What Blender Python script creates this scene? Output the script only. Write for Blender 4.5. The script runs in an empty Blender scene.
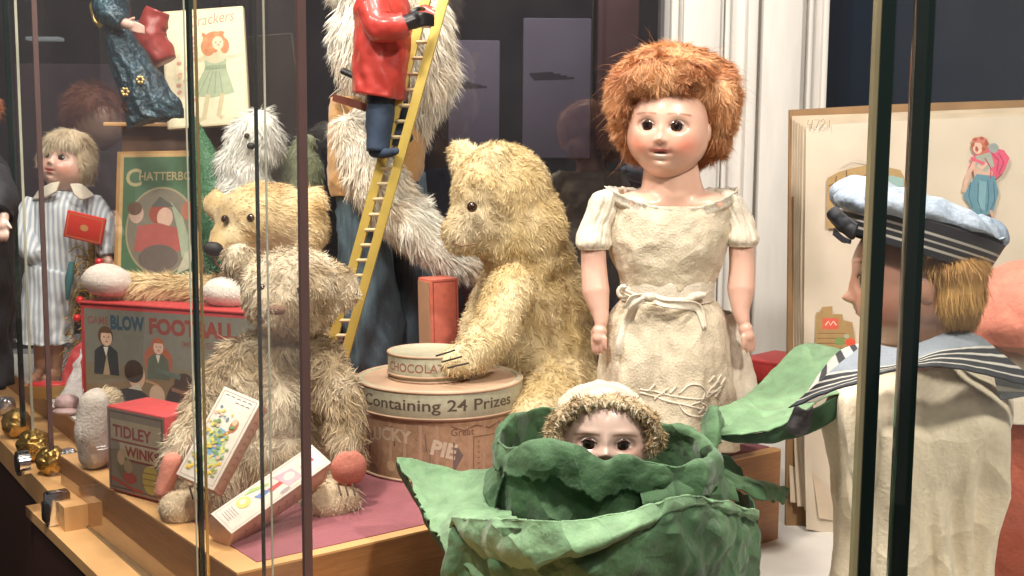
import bpy, bmesh, math, random
import numpy as np
from mathutils import Vector, Matrix

random.seed(7)
rng = np.random.default_rng(11)
S = bpy.context.scene
COL = S.collection
R = math.radians
PI = math.pi

# ------------------------------------------------------------------ camera
FPX = 1150.0
cam_d = bpy.data.cameras.new('camera')
cam_d.sensor_width = 36.0
cam_d.lens = FPX / 1024 * 36.0
cam_d.clip_start = 0.02
cam = bpy.data.objects.new('camera', cam_d)
COL.objects.link(cam)
CAMR = Matrix.Rotation(R(90 - 6.6), 3, 'X') @ Matrix.Rotation(R(0.45), 3, 'Z')
CAML = Vector((0, 0, 0.35))
cam.matrix_world = Matrix.Translation(CAML) @ CAMR.to_4x4()
S.camera = cam

# ------------------------------------------------------------------ world, lights, exposure
w = bpy.data.worlds.new('world'); S.world = w; w.use_nodes = True
w.node_tree.nodes['Background'].inputs[0].default_value = (0.50, 0.46, 0.44, 1)
w.node_tree.nodes['Background'].inputs[1].default_value = 0.22

def area(name, loc, target, size, power, col, size_y=None, spread=None):
    d = bpy.data.lights.new(name, 'AREA'); d.energy = power; d.color = col
    d.shape = 'RECTANGLE' if size_y else 'DISK'; d.size = size
    if size_y: d.size_y = size_y
    if spread: d.spread = R(spread)
    o = bpy.data.objects.new(name, d); COL.objects.link(o)
    o.location = loc
    o.rotation_euler = (Vector(target) - Vector(loc)).to_track_quat('-Z', 'Y').to_euler()
    return o
area('case_light', (-0.40, 0.58, 1.32), (0.15, 1.25, 0.15), 0.13, 18, (1.0, 0.93, 0.84))
area('case_light', (0.60, 0.30, 1.22), (0.34, 1.10, 0.05), 0.13, 19, (1.0, 0.93, 0.84))
area('case_light', (-0.35, 1.25, 1.35), (-0.38, 1.35, 0.1), 0.14, 11, (1.0, 0.93, 0.82))
area('case_light', (-0.95, 1.0, 1.1), (-0.6, 1.6, 0.2), 0.12, 6, (1.0, 0.93, 0.84))
area('case_light', (0.0, 0.9, 1.4), (-0.15, 1.6, 0.35), 0.14, 8, (1.0, 0.93, 0.84))  # added lamp, no visible source: brightens the white bear
area('gallery_panel_fill', (0.1, 2.5, 2.25), (0.1, 3.0, 0.3), 0.5, 30, (0.95, 0.92, 1.0))  # added lamp out of view, lifts the panels beyond the glass
area('case_light', (0.2, -0.6, 1.5), (0.05, 1.2, 0.1), 0.4, 6, (1.0, 0.93, 0.85))  # added front fill from behind the camera, outside the case
S.view_settings.view_transform = 'Standard'
S.view_settings.look = 'None'
S.view_settings.gamma = 1
S.view_settings.use_curve_mapping = False
S.view_settings.exposure = 0.0

# ------------------------------------------------------------------ place helpers
def ray(px, py):
    return CAMR @ Vector(((px - 512) / FPX, (288 - py) / FPX, -1.0))
def K(px, py, Y):
    d = ray(px, py); return CAML + d * (Y / d.y)
def G(px, py, z=0.0):
    d = ray(px, py); return CAML + d * ((z - CAML.z) / d.z)
def M(px, Y):
    return px * Y / FPX

# ------------------------------------------------------------------ noise
def _h(ix, iy, iz, seed):
    n = (ix * 73856093) ^ (iy * 19349663) ^ (iz * 83492791) ^ (seed * 2654435761 & 0x7fffffff)
    n = (n ^ (n >> 13)) * 1274126177 & 0x7fffffff
    n = (n ^ (n >> 16)) * 668265263 & 0x7fffffff
    return (n & 0xffff) / 32767.5 - 1.0
def vn(P, f=1.0, seed=0):
    P = np.asarray(P, float) * f
    i = np.floor(P).astype(np.int64); t = P - i; t = t * t * (3 - 2 * t)
    r = 0
    for a in (0, 1):
        for b in (0, 1):
            for c in (0, 1):
                wgt = (t[..., 0] if a else 1 - t[..., 0]) * (t[..., 1] if b else 1 - t[..., 1]) * (t[..., 2] if c else 1 - t[..., 2])
                r = r + wgt * _h(i[..., 0] + a, i[..., 1] + b, i[..., 2] + c, seed)
    return r
def fbm(P, f, seed=0, o=3):
    return sum(vn(P, f * 2 ** k, seed + k) / 2 ** k for k in range(o))

def worley(P, f, seed=0):
    """distance to the nearest cell point: flat facets meeting in sharp creases"""
    Q = np.asarray(P, float) * f; i = np.floor(Q).astype(np.int64); best = np.full(Q.shape[:-1], 9.0)
    for a in (-1, 0, 1):
        for b in (-1, 0, 1):
            for c in (-1, 0, 1):
                x, y, z = i[..., 0] + a, i[..., 1] + b, i[..., 2] + c
                dx = x + .5 + .5 * _h(x, y, z, seed + 1) - Q[..., 0]; dy = y + .5 + .5 * _h(x, y, z, seed + 2) - Q[..., 1]; dz = z + .5 + .5 * _h(x, y, z, seed + 3) - Q[..., 2]
                best = np.minimum(best, dx * dx + dy * dy + dz * dz)
    return np.sqrt(best)
# ------------------------------------------------------------------ materials
MATS = {}
def pm(name, base=None, rough=0.6, metal=0.0, spec=0.5, bump=0.0, bscale=200.0, var=0.0, vscale=30.0,
       sheen=0.0, coat=0.0, sss=0.0, kind='noise', stretch=None, attr=False, trans=0.0, emit=None, var2=None, vector='Object', crease=0.0, cscale=30.0):
    if name in MATS: return MATS[name]
    m = bpy.data.materials.new(name); m.use_nodes = True; MATS[name] = m
    nt = m.node_tree; b = nt.nodes['Principled BSDF']
    b.inputs['Roughness'].default_value = rough
    b.inputs['Metallic'].default_value = metal
    b.inputs['Specular IOR Level'].default_value = spec
    b.inputs['Sheen Weight'].default_value = sheen
    b.inputs['Coat Weight'].default_value = coat
    b.inputs['Coat Roughness'].default_value = 0.12
    if sss:
        b.inputs['Subsurface Weight'].default_value = sss
        b.inputs['Subsurface Radius'].default_value = (0.006, 0.003, 0.002)
        b.inputs['Subsurface Scale'].default_value = 1.0
    if trans: b.inputs['Transmission Weight'].default_value = trans
    tc = nt.nodes.new('ShaderNodeTexCoord')
    vec = tc.outputs[vector]
    if stretch:
        mp = nt.nodes.new('ShaderNodeMapping'); mp.inputs['Scale'].default_value = stretch
        nt.links.new(vec, mp.inputs[0]); vec = mp.outputs[0]
    if attr:
        a = nt.nodes.new('ShaderNodeAttribute'); a.attribute_name = 'Col'; src = a.outputs['Color']
    else:
        rgb = nt.nodes.new('ShaderNodeRGB'); rgb.outputs[0].default_value = (*base, 1); src = rgb.outputs[0]
    n = nt.nodes.new('ShaderNodeTexNoise'); n.inputs['Scale'].default_value = vscale; n.inputs['Detail'].default_value = 6
    nt.links.new(vec, n.inputs['Vector'])
    if kind == 'wood':
        wv = nt.nodes.new('ShaderNodeTexWave'); wv.inputs['Scale'].default_value = vscale; wv.inputs['Distortion'].default_value = 6
        wv.inputs['Detail'].default_value = 3; nt.links.new(vec, wv.inputs['Vector']); fac = wv.outputs['Fac']
    else: fac = n.outputs['Fac']
    mx = nt.nodes.new('ShaderNodeMix'); mx.data_type = 'RGBA'; mx.blend_type = 'MULTIPLY'
    cr = nt.nodes.new('ShaderNodeMapRange'); cr.inputs['From Min'].default_value = 0.25; cr.inputs['From Max'].default_value = 0.75
    cr.inputs['To Min'].default_value = 1 - var; cr.inputs['To Max'].default_value = 1 + var * 0.5
    nt.links.new(fac, cr.inputs['Value'])
    cmb = nt.nodes.new('ShaderNodeCombineColor')
    for k in range(3):
        if var2 and var2[k] != 1:
            p = nt.nodes.new('ShaderNodeMath'); p.operation = 'POWER'; p.inputs[1].default_value = var2[k]
            nt.links.new(cr.outputs[0], p.inputs[0]); nt.links.new(p.outputs[0], cmb.inputs[k])
        else: nt.links.new(cr.outputs[0], cmb.inputs[k])
    mx.inputs['Factor'].default_value = 1.0
    nt.links.new(src, mx.inputs['A']); nt.links.new(cmb.outputs[0], mx.inputs['B'])
    n3 = nt.nodes.new('ShaderNodeTexNoise'); n3.inputs['Scale'].default_value = bscale * .7; n3.inputs['Detail'].default_value = 3
    nt.links.new(vec, n3.inputs['Vector'])
    r3 = nt.nodes.new('ShaderNodeMapRange'); r3.inputs['From Min'].default_value = 0.3; r3.inputs['From Max'].default_value = 0.7
    fv = var * .6 if bump else 0
    r3.inputs['To Min'].default_value = 1 - fv; r3.inputs['To Max'].default_value = 1 + fv * .6; nt.links.new(n3.outputs['Fac'], r3.inputs['Value'])
    mx3 = nt.nodes.new('ShaderNodeMix'); mx3.data_type = 'RGBA'; mx3.blend_type = 'MULTIPLY'; mx3.inputs['Factor'].default_value = 1.0
    nt.links.new(mx.outputs['Result'], mx3.inputs['A']); nt.links.new(r3.outputs[0], mx3.inputs['B'])
    nt.links.new(mx3.outputs['Result'], b.inputs['Base Color'])
    if bump:
        n2 = nt.nodes.new('ShaderNodeTexNoise'); n2.inputs['Scale'].default_value = bscale; n2.inputs['Detail'].default_value = 4
        nt.links.new(vec, n2.inputs['Vector'])
        bp = nt.nodes.new('ShaderNodeBump'); bp.inputs['Strength'].default_value = bump; bp.inputs['Distance'].default_value = 0.005
        nt.links.new(n2.outputs['Fac'], bp.inputs['Height']); nt.links.new(bp.outputs[0], b.inputs['Normal'])
        if crease:
            dn = nt.nodes.new('ShaderNodeTexNoise'); dn.inputs['Scale'].default_value = cscale * .5; dn.inputs['Detail'].default_value = 2; nt.links.new(vec, dn.inputs['Vector'])
            ad = nt.nodes.new('ShaderNodeVectorMath'); ad.operation = 'MULTIPLY_ADD'; ad.inputs[1].default_value = (.9 / cscale * 2,) * 3
            nt.links.new(dn.outputs['Color'], ad.inputs[0]); nt.links.new(vec, ad.inputs[2])
            vo = nt.nodes.new('ShaderNodeTexVoronoi'); vo.inputs['Scale'].default_value = cscale; nt.links.new(ad.outputs[0], vo.inputs['Vector'])
            b2 = nt.nodes.new('ShaderNodeBump'); b2.inputs['Strength'].default_value = crease; b2.inputs['Distance'].default_value = .35 / cscale
            nt.links.new(vo.outputs['Distance'], b2.inputs['Height']); nt.links.new(b2.outputs[0], bp.inputs['Normal'])
    if emit:
        b.inputs['Emission Color'].default_value = (*emit[0], 1); b.inputs['Emission Strength'].default_value = emit[1]
    return m

def glassmat(name, haze=0.05, tint=(0.985, 0.99, 0.985), fscale=3.0, refl=1.0, haze_col=(0.7, 0.66, 0.64), ior=1.45):
    m = bpy.data.materials.new(name); m.use_nodes = True; nt = m.node_tree
    for n in list(nt.nodes): nt.nodes.remove(n)
    out = nt.nodes.new('ShaderNodeOutputMaterial')
    tr = nt.nodes.new('ShaderNodeBsdfTransparent'); tr.inputs[0].default_value = (*tint, 1)
    gl = nt.nodes.new('ShaderNodeBsdfGlossy'); gl.inputs['Roughness'].default_value = 0.015
    gl.inputs[0].default_value = (refl, refl, refl, 1)
    fr = nt.nodes.new('ShaderNodeFresnel'); fr.inputs[0].default_value = ior
    geo = nt.nodes.new('ShaderNodeNewGeometry'); om = nt.nodes.new('ShaderNodeMath'); om.operation = 'SUBTRACT'; om.inputs[0].default_value = 1.0
    nt.links.new(geo.outputs['Backfacing'], om.inputs[1]); mu = nt.nodes.new('ShaderNodeMath'); mu.operation = 'MULTIPLY'
    nt.links.new(om.outputs[0], mu.inputs[0]); nt.links.new(fr.outputs[0], mu.inputs[1])
    m1 = nt.nodes.new('ShaderNodeMixShader'); nt.links.new(mu.outputs[0], m1.inputs[0])
    nt.links.new(tr.outputs[0], m1.inputs[1]); nt.links.new(gl.outputs[0], m1.inputs[2])
    df = nt.nodes.new('ShaderNodeBsdfDiffuse'); df.inputs[0].default_value = (*haze_col, 1)  # patchy diffuse layer paints the milky haze of reflections onto the glass
    tl = nt.nodes.new('ShaderNodeBsdfTranslucent'); tl.inputs[0].default_value = (*haze_col, 1)
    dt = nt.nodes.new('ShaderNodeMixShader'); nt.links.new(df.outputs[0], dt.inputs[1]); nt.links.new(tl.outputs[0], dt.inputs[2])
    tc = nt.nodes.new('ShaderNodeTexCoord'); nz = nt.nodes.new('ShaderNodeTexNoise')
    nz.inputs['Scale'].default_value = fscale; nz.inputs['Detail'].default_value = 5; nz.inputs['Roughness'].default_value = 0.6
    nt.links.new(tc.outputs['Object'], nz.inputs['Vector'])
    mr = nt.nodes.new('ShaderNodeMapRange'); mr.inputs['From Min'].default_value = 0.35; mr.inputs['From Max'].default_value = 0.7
    mr.inputs['To Min'].default_value = haze * 0.2; mr.inputs['To Max'].default_value = haze
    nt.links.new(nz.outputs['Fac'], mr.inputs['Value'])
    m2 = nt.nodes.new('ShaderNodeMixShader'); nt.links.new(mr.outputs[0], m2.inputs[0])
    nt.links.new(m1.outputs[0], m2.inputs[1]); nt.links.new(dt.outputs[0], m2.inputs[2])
    nt.links.new(m2.outputs[0], out.inputs[0])
    return m

# ------------------------------------------------------------------ mesh builder
def tag(o, label=None, cat=None, group=None, kind=None):
    if label: o['label'] = label
    if cat: o['category'] = cat
    if group: o['group'] = group
    if kind: o['kind'] = kind
    return o
def thing(name, label, cat, loc, group=None):
    o = bpy.data.objects.new(name, None); COL.objects.link(o)
    o.location = Vector(loc); o.empty_display_size = 0.01
    return tag(o, label, cat, group)
def wloc(o):
    v = Vector((0, 0, 0))
    while o is not None: v += o.location; o = o.parent
    return v

class MB:
    def __init__(s): s.V = []; s.F = []; s.C = []; s.n = 0; s.MI = []
    def add(s, V, F, col=(1, 1, 1), mi=0):
        V = np.asarray([tuple(v) for v in V] if not isinstance(V, np.ndarray) else V, float).reshape(-1, 3)
        col = np.asarray(col, float)
        if col.ndim == 1: col = np.tile(col[:3], (len(V), 1))
        s.V.append(V); s.C.append(col)
        n = s.n
        if isinstance(F, np.ndarray): F = F.tolist()
        s.F.extend([[i + n for i in f] for f in F]); s.MI.extend([mi] * len(F)); s.n += len(V)
        return s
    def box(s, c, size, rot=None, col=(1, 1, 1), bev=0.0, mi=0):
        hx, hy, hz = [q / 2 for q in size]
        b = min(bev, hx * .9, hy * .9, hz * .9)
        V = []; F = []
        if b <= 0:
            V = [(x, y, z) for x in (-hx, hx) for y in (-hy, hy) for z in (-hz, hz)]
            F = [(0, 1, 3, 2), (4, 6, 7, 5), (0, 4, 5, 1), (2, 3, 7, 6), (0, 2, 6, 4), (1, 5, 7, 3)]
        else:
            bm = bmesh.new(); bmesh.ops.create_cube(bm, size=1)
            bmesh.ops.scale(bm, verts=bm.verts, vec=size)
            bmesh.ops.bevel(bm, geom=list(bm.edges), offset=b, segments=2, affect='EDGES', profile=0.5)
            bm.verts.index_update(); V = [tuple(v.co) for v in bm.verts]; F = [[v.index for v in f.verts] for f in bm.faces]; bm.free()
        V = np.array(V)
        if rot is not None: V = V @ np.array(rot.to_3x3()).T
        return s.add(V + np.array(c), F, col, mi)
    def prism(s, poly, z0, z1, col=(1, 1, 1), mi=0):
        n = len(poly)
        a = sum(poly[i][0] * poly[(i + 1) % n][1] - poly[(i + 1) % n][0] * poly[i][1] for i in range(n))
        if a < 0: poly = poly[::-1]
        V = [(p[0], p[1], z0) for p in poly] + [(p[0], p[1], z1) for p in poly]
        F = [list(range(n))[::-1], list(range(n, 2 * n))] + [[i, (i + 1) % n, n + (i + 1) % n, n + i] for i in range(n)]
        return s.add(V, F, col, mi)
    def tube(s, pts, rad, seg=10, col=(1, 1, 1), cap=True, flat=1.0, up=None, mi=0):
        pts = [Vector(p) for p in pts]; n = len(pts)
        if not hasattr(rad, '__len__'): rad = [rad] * n
        V = []; ref = Vector(up) if up else None
        for i, p in enumerate(pts):
            t = (pts[min(i + 1, n - 1)] - pts[max(i - 1, 0)]).normalized()
            a = ref if ref is not None else (Vector((0, 0, 1)) if abs(t.z) < .9 else Vector((1, 0, 0)))
            u = t.cross(a).normalized(); v = u.cross(t).normalized()
            if ref is None: ref = v
            for k in range(seg):
                th = 2 * PI * k / seg
                V.append(p + (u * math.cos(th) + v * math.sin(th) * flat) * rad[i])
        F = [[i * seg + k, i * seg + (k + 1) % seg, (i + 1) * seg + (k + 1) % seg, (i + 1) * seg + k] for i in range(n - 1) for k in range(seg)]
        if cap: F += [list(range(seg))[::-1], list(range((n - 1) * seg, n * seg))]
        return s.add(V, F, col, mi)
    def ell(s, c, r, rot=None, nu=24, nv=16, col=(1, 1, 1), amp=0, freq=30, seed=0, mi=0):
        th = np.linspace(0, 2 * PI, nu, endpoint=False); ph = np.linspace(0.02, PI - 0.02, nv)
        P = np.stack([np.outer(np.sin(ph), np.cos(th)), np.outer(np.sin(ph), np.sin(th)), np.outer(np.cos(ph), np.ones(nu))], -1)
        if amp: P = P * (1 + amp * fbm(P, freq, seed))[..., None]
        V = P.reshape(-1, 3) * (np.array(r) if hasattr(r, '__len__') else r)
        if rot is not None: V = V @ np.array(rot.to_3x3()).T
        F = [[i * nu + (k + 1) % nu, i * nu + k, (i + 1) * nu + k, (i + 1) * nu + (k + 1) % nu] for i in range(nv - 1) for k in range(nu)]
        F += [list(range(nu)), list(range((nv - 1) * nu, nv * nu))[::-1]]
        return s.add(V + np.array(c), F, col, mi)
    def rings(s, P, closed=True, cap0=False, cap1=False, col=(1, 1, 1), mi=0):
        P = np.asarray(P); n, m = P.shape[:2]
        F = [[i * m + k, i * m + (k + 1) % m, (i + 1) * m + (k + 1) % m, (i + 1) * m + k] for i in range(n - 1) for k in range(m if closed else m - 1)]
        if cap0: F.append(list(range(m))[::-1])
        if cap1: F.append(list(range((n - 1) * m, n * m)))
        c = np.asarray(col, float)
        return s.add(P.reshape(-1, 3), F, c.reshape(-1, 3) if c.ndim == 3 else c, mi)
    def lathe(s, c, prof, seg=64, col=(1, 1, 1), cap=True, mi=0):
        th = np.linspace(0, 2 * PI, seg, endpoint=False)
        P = np.array([[(c[0] + r * math.cos(t), c[1] + r * math.sin(t), c[2] + z) for t in th] for r, z in prof])
        return s.rings(P, True, cap, cap, col, mi)
    def solid(s, P, th, col=(1, 1, 1), mi=0, closed=False):
        P = np.asarray(P); n, m = P.shape[:2]
        N = gridnormals(P, closed)
        A = P + N * th / 2; B = P - N * th / 2
        V = np.concatenate([A.reshape(-1, 3), B.reshape(-1, 3)]); o = n * m; F = []
        mm = m if closed else m - 1
        for i in range(n - 1):
            for k in range(mm):
                k2 = (k + 1) % m
                q = [i * m + k, i * m + k2, (i + 1) * m + k2, (i + 1) * m + k]
                F.append(q); F.append([o + j for j in q[::-1]])
        for k in range(mm):
            k2 = (k + 1) % m
            F.append([k, o + k, o + k2, k2]); a = (n - 1) * m
            F.append([a + k2, o + a + k2, o + a + k, a + k])
        if not closed:
            for i in range(n - 1):
                F.append([i * m, (i + 1) * m, o + (i + 1) * m, o + i * m])
                e = m - 1
                F.append([(i + 1) * m + e, i * m + e, o + i * m + e, o + (i + 1) * m + e])
        c = np.asarray(col, float)
        if c.ndim == 3: c = np.concatenate([c.reshape(-1, 3)] * 2)
        return s.add(V, F, c, mi)
    def build(s, name, mat, parent=None, smooth=True, sharp=38):
        V = np.concatenate(s.V); C = np.concatenate(s.C)
        me = bpy.data.meshes.new(name)
        off = np.array(wloc(parent)) if parent else np.zeros(3)
        me.from_pydata((V - off).tolist(), [], s.F)
        a = me.color_attributes.new('Col', 'FLOAT_COLOR', 'POINT')
        a.data.foreach_set('color', np.concatenate([C, np.ones((len(C), 1))], 1).astype(np.float32).ravel())
        for mm in (mat if isinstance(mat, (list, tuple)) else [mat]): me.materials.append(mm)
        if len(me.materials) > 1: me.polygons.foreach_set('material_index', s.MI)
        if smooth:
            me.polygons.foreach_set('use_smooth', [True] * len(me.polygons))
            if sharp: me.set_sharp_from_angle(angle=R(sharp))
        me.update()
        o = bpy.data.objects.new(name, me); COL.objects.link(o)
        if parent: o.parent = parent
        return o

def gridnormals(P, closed=False):
    if closed:
        du = np.roll(P, -1, 1) - np.roll(P, 1, 1)
    else: du = np.gradient(P, axis=1)
    dv = np.gradient(P, axis=0)
    N = np.cross(du, dv); return N / (np.linalg.norm(N, axis=-1, keepdims=True) + 1e-12)

def cr(P, n, closed=False):
    P = np.asarray([tuple(p) for p in P], float)
    m = len(P)
    if m == 2: t = np.linspace(0, 1, n)[:, None]; return P[0] * (1 - t) + P[1] * t
    Q = np.vstack([2 * P[0] - P[1], P, 2 * P[-1] - P[-2]]) if not closed else np.vstack([P[-1], P, P[0], P[1]])
    seg = m - 1 if not closed else m
    out = []
    for x in np.linspace(0, seg, n, endpoint=not closed):
        i = min(int(x), seg - 1); t = x - i
        a, b, c, d = Q[i:i + 4]
        out.append(0.5 * (2 * b + (c - a) * t + (2 * a - 5 * b + 4 * c - d) * t * t + (3 * b - a - 3 * c + d) * t ** 3))
    return np.array(out)
def patch(rows, nu=70, nv=40, amp=0.0, freq=40, seed=0, ridge=0.0, edge=0.0):
    """smooth sheet through rows of points given as (px, py, Y); crumpled along its normals"""
    rows = [cr([K(*p) for p in r], nu) for r in rows]
    A = np.array(rows)
    P = np.stack([cr(A[:, j], nv) for j in range(nu)], 1)
    N = gridnormals(P)
    d = 0
    if amp: d = d + amp * fbm(P, freq, seed)
    if ridge: d = d + ridge * 1.5 * (worley(P, freq * .75, seed + 9) - .5) + ridge * .6 * (worley(P, freq * 2.1, seed + 19) - .5)
    if amp or ridge: P = P + N * np.asarray(d)[..., None]
    if edge:
        ev = (vn(P, 60, seed + 3) + .6 * vn(P, 170, seed + 4)) * edge
        for k, wt in ((0, 1), (1, .6), (2, .25)):
            P[k] += (P[0] - P[3]) / (np.linalg.norm(P[0] - P[3], axis=-1, keepdims=True) + 1e-9) * (ev[0] * wt)[:, None]
            P[-1 - k] += (P[-1] - P[-4]) / (np.linalg.norm(P[-1] - P[-4], axis=-1, keepdims=True) + 1e-9) * (ev[-1] * wt)[:, None]
    return P

# ------------------------------------------------------------------ organic bodies
def blob(parts, voxel=0.005, smooth=6, amp=0, freq=30):
    """parts: ('e', centre, radii, rot) or ('c', [points], [radii]); fused into one continuous surface"""
    mb = MB()
    for p in parts:
        if p[0] == 'e': mb.ell(p[1], p[2], p[3] if len(p) > 3 else None, 28, 18)
        else:
            pts = [Vector(q) for q in p[1]]; rad = p[2]
            if len(pts) > 2:
                Q = cr(pts, 10 * len(pts)); rr = np.interp(np.linspace(0, 1, len(Q)), np.linspace(0, 1, len(rad)), rad)
            else: Q = cr(pts, 12); rr = np.linspace(rad[0], rad[-1], 12)
            mb.tube([Vector(q) for q in Q], list(rr), 16)
            mb.ell(pts[0], rad[0], None, 16, 10); mb.ell(pts[-1], rad[-1], None, 16, 10)
    me = bpy.data.meshes.new('t'); me.from_pydata(np.concatenate(mb.V).tolist(), [], mb.F)
    o = bpy.data.objects.new('t', me); COL.objects.link(o)
    md = o.modifiers.new('r', 'REMESH'); md.mode = 'VOXEL'; md.voxel_size = voxel
    if smooth:
        sm = o.modifiers.new('s', 'SMOOTH'); sm.iterations = smooth; sm.factor = 0.5
    dg = bpy.context.evaluated_depsgraph_get(); dg.update()
    e = o.evaluated_get(dg).to_mesh()
    V = np.empty(len(e.vertices) * 3); e.vertices.foreach_get('co', V); V = V.reshape(-1, 3)
    F = [list(p.vertices) for p in e.polygons]
    o.evaluated_get(dg).to_mesh_clear()
    bpy.data.objects.remove(o); bpy.data.meshes.remove(me)
    if amp:
        N = vnormals(V, F); V = V + N * (amp * fbm(V, freq, 5))[:, None]
    return V, F
def vnormals(V, F):
    T = tris(F); N = np.zeros_like(V)
    fn = np.cross(V[T[:, 1]] - V[T[:, 0]], V[T[:, 2]] - V[T[:, 0]])
    for k in range(3): np.add.at(N, T[:, k], fn)
    return N / (np.linalg.norm(N, axis=1, keepdims=True) + 1e-12)
def tris(F):
    T = []
    for f in F:
        for k in range(1, len(f) - 1): T.append((f[0], f[k], f[k + 1]))
    return np.array(T)
def strands(V, F, n, length, width, comb=None, lift=0.5, curl=0.5, freq=40, seed=0, cols=None, mask=None, droop=0.3, nseg=3):
    """fur: every hair a tapering blade rooted on the surface"""
    g = np.random.default_rng(seed + 100)
    T = tris(F); A = V[T[:, 0]]; B = V[T[:, 1]]; C = V[T[:, 2]]
    fn = np.cross(B - A, C - A); ar = np.linalg.norm(fn, axis=1)
    idx = g.choice(len(T), n, p=ar / ar.sum())
    u = g.random(n); v = g.random(n); fl = u + v > 1; u[fl] = 1 - u[fl]; v[fl] = 1 - v[fl]
    P = A[idx] + (B[idx] - A[idx]) * u[:, None] + (C[idx] - A[idx]) * v[:, None]
    N = fn[idx] / (ar[idx][:, None] + 1e-12)
    if mask is not None:
        k = mask(P, N); P = P[k]; N = N[k]; n = len(P)
    D = comb(P, N) if comb else np.tile(np.array([0, 0, -1.0]), (n, 1))
    noise = np.stack([vn(P, freq, seed + 31 + q) + .6 * vn(P, freq * 2.3, seed + 41 + q) for q in range(3)], 1)
    D = D + noise * curl
    D = D - N * (D * N).sum(1)[:, None]
    D = D / (np.linalg.norm(D, axis=1, keepdims=True) + 1e-9)
    d0 = N * lift + D * (1 - lift * .5) + g.normal(0, .12, (n, 3)); d0 /= np.linalg.norm(d0, axis=1, keepdims=True)
    L = length(P) if callable(length) else length
    L = L * (0.6 + 0.7 * g.random(n)); W = width * (0.6 + 0.8 * g.random(n))
    side = np.cross(d0, N + g.normal(0, .5, (n, 3))); side /= (np.linalg.norm(side, axis=1, keepdims=True) + 1e-9)
    pts = []; p = P - N * 0.001; d = d0.copy(); c2 = np.stack([vn(P, freq * 3, seed + 51 + q) for q in range(3)], 1)
    step = (L / nseg)[:, None]
    for k in range(nseg + 1):
        wd = (W * (1 - k / nseg * .85))[:, None]
        if k < nseg: pts += [p - side * wd / 2, p + side * wd / 2]
        else: pts += [p]
        p = p + d * step
        d = d + c2 * curl * .35 + np.array([0, 0, -droop]) + g.normal(0, .08, (n, 3))
        # stay outside the body
        dn = (d * N).sum(1); d = d + N * np.clip(.05 - dn, 0, 9)[:, None]
        d /= np.linalg.norm(d, axis=1, keepdims=True)
    k = 2 * nseg + 1
    VV = np.stack(pts, 1).reshape(-1, 3)
    base = (np.arange(n) * k)[:, None]
    FF = [(base + np.array([2 * j, 2 * j + 1, 2 * j + 3, 2 * j + 2])).tolist() for j in range(nseg - 1)]
    FF = sum(FF, []) + (base + np.array([2 * nseg - 2, 2 * nseg - 1, 2 * nseg])).tolist()
    cc = cols(P) if callable(cols) else np.tile(np.asarray(cols, float), (n, 1))
    cc = cc * (1 + g.normal(0, .10, n))[:, None]
    CC = np.repeat(np.clip(cc, 0, 1), k, 0)
    return VV, FF, CC
def furry(name, parts, parent, mat, n, length, width, col, voxel=0.005, comb=None, lift=.5, curl=.5, freq=40, seed=0, mask=None, droop=.3, amp=0.0015, skin=None, smooth=6, nseg=3):
    V, F = blob(parts, voxel, smooth, amp, 60)
    cf = col if callable(col) else (lambda P: np.tile(np.asarray(col, float), (len(P), 1)))
    mb = MB(); mb.add(V, F, cf(V) * .9 if skin is None else skin)
    v, f, c = strands(V, F, n, length, width, comb, lift, curl, freq, seed, cf, mask, droop, nseg)
    mb.add(v, f, c)
    return mb.build(name, mat, parent, sharp=None)
def soft(name, parts, parent, mat, col=(1, 1, 1), voxel=0.004, smooth=5, amp=0, freq=40):
    V, F = blob(parts, voxel, smooth, amp, freq)
    mb = MB(); mb.add(V, F, col(V) if callable(col) else col)
    return mb.build(name, mat, parent, sharp=None)
def Rot(x=0, y=0, z=0):
    return (Matrix.Rotation(R(z), 3, 'Z') @ Matrix.Rotation(R(y), 3, 'Y') @ Matrix.Rotation(R(x), 3, 'X'))
def E(px, py, Y, rx, ry, rd, rot=None):
    """ellipsoid seen at a pixel, rx/ry in pixels, rd depth radius in metres"""
    return ('e', K(px, py, Y), (M(rx, Y), rd, M(ry, Y)), rot)
def Cp(pts, rad):
    return ('c', [K(*p) for p in pts], [M(r, p[2]) for r, p in zip(rad, pts)])

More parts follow.
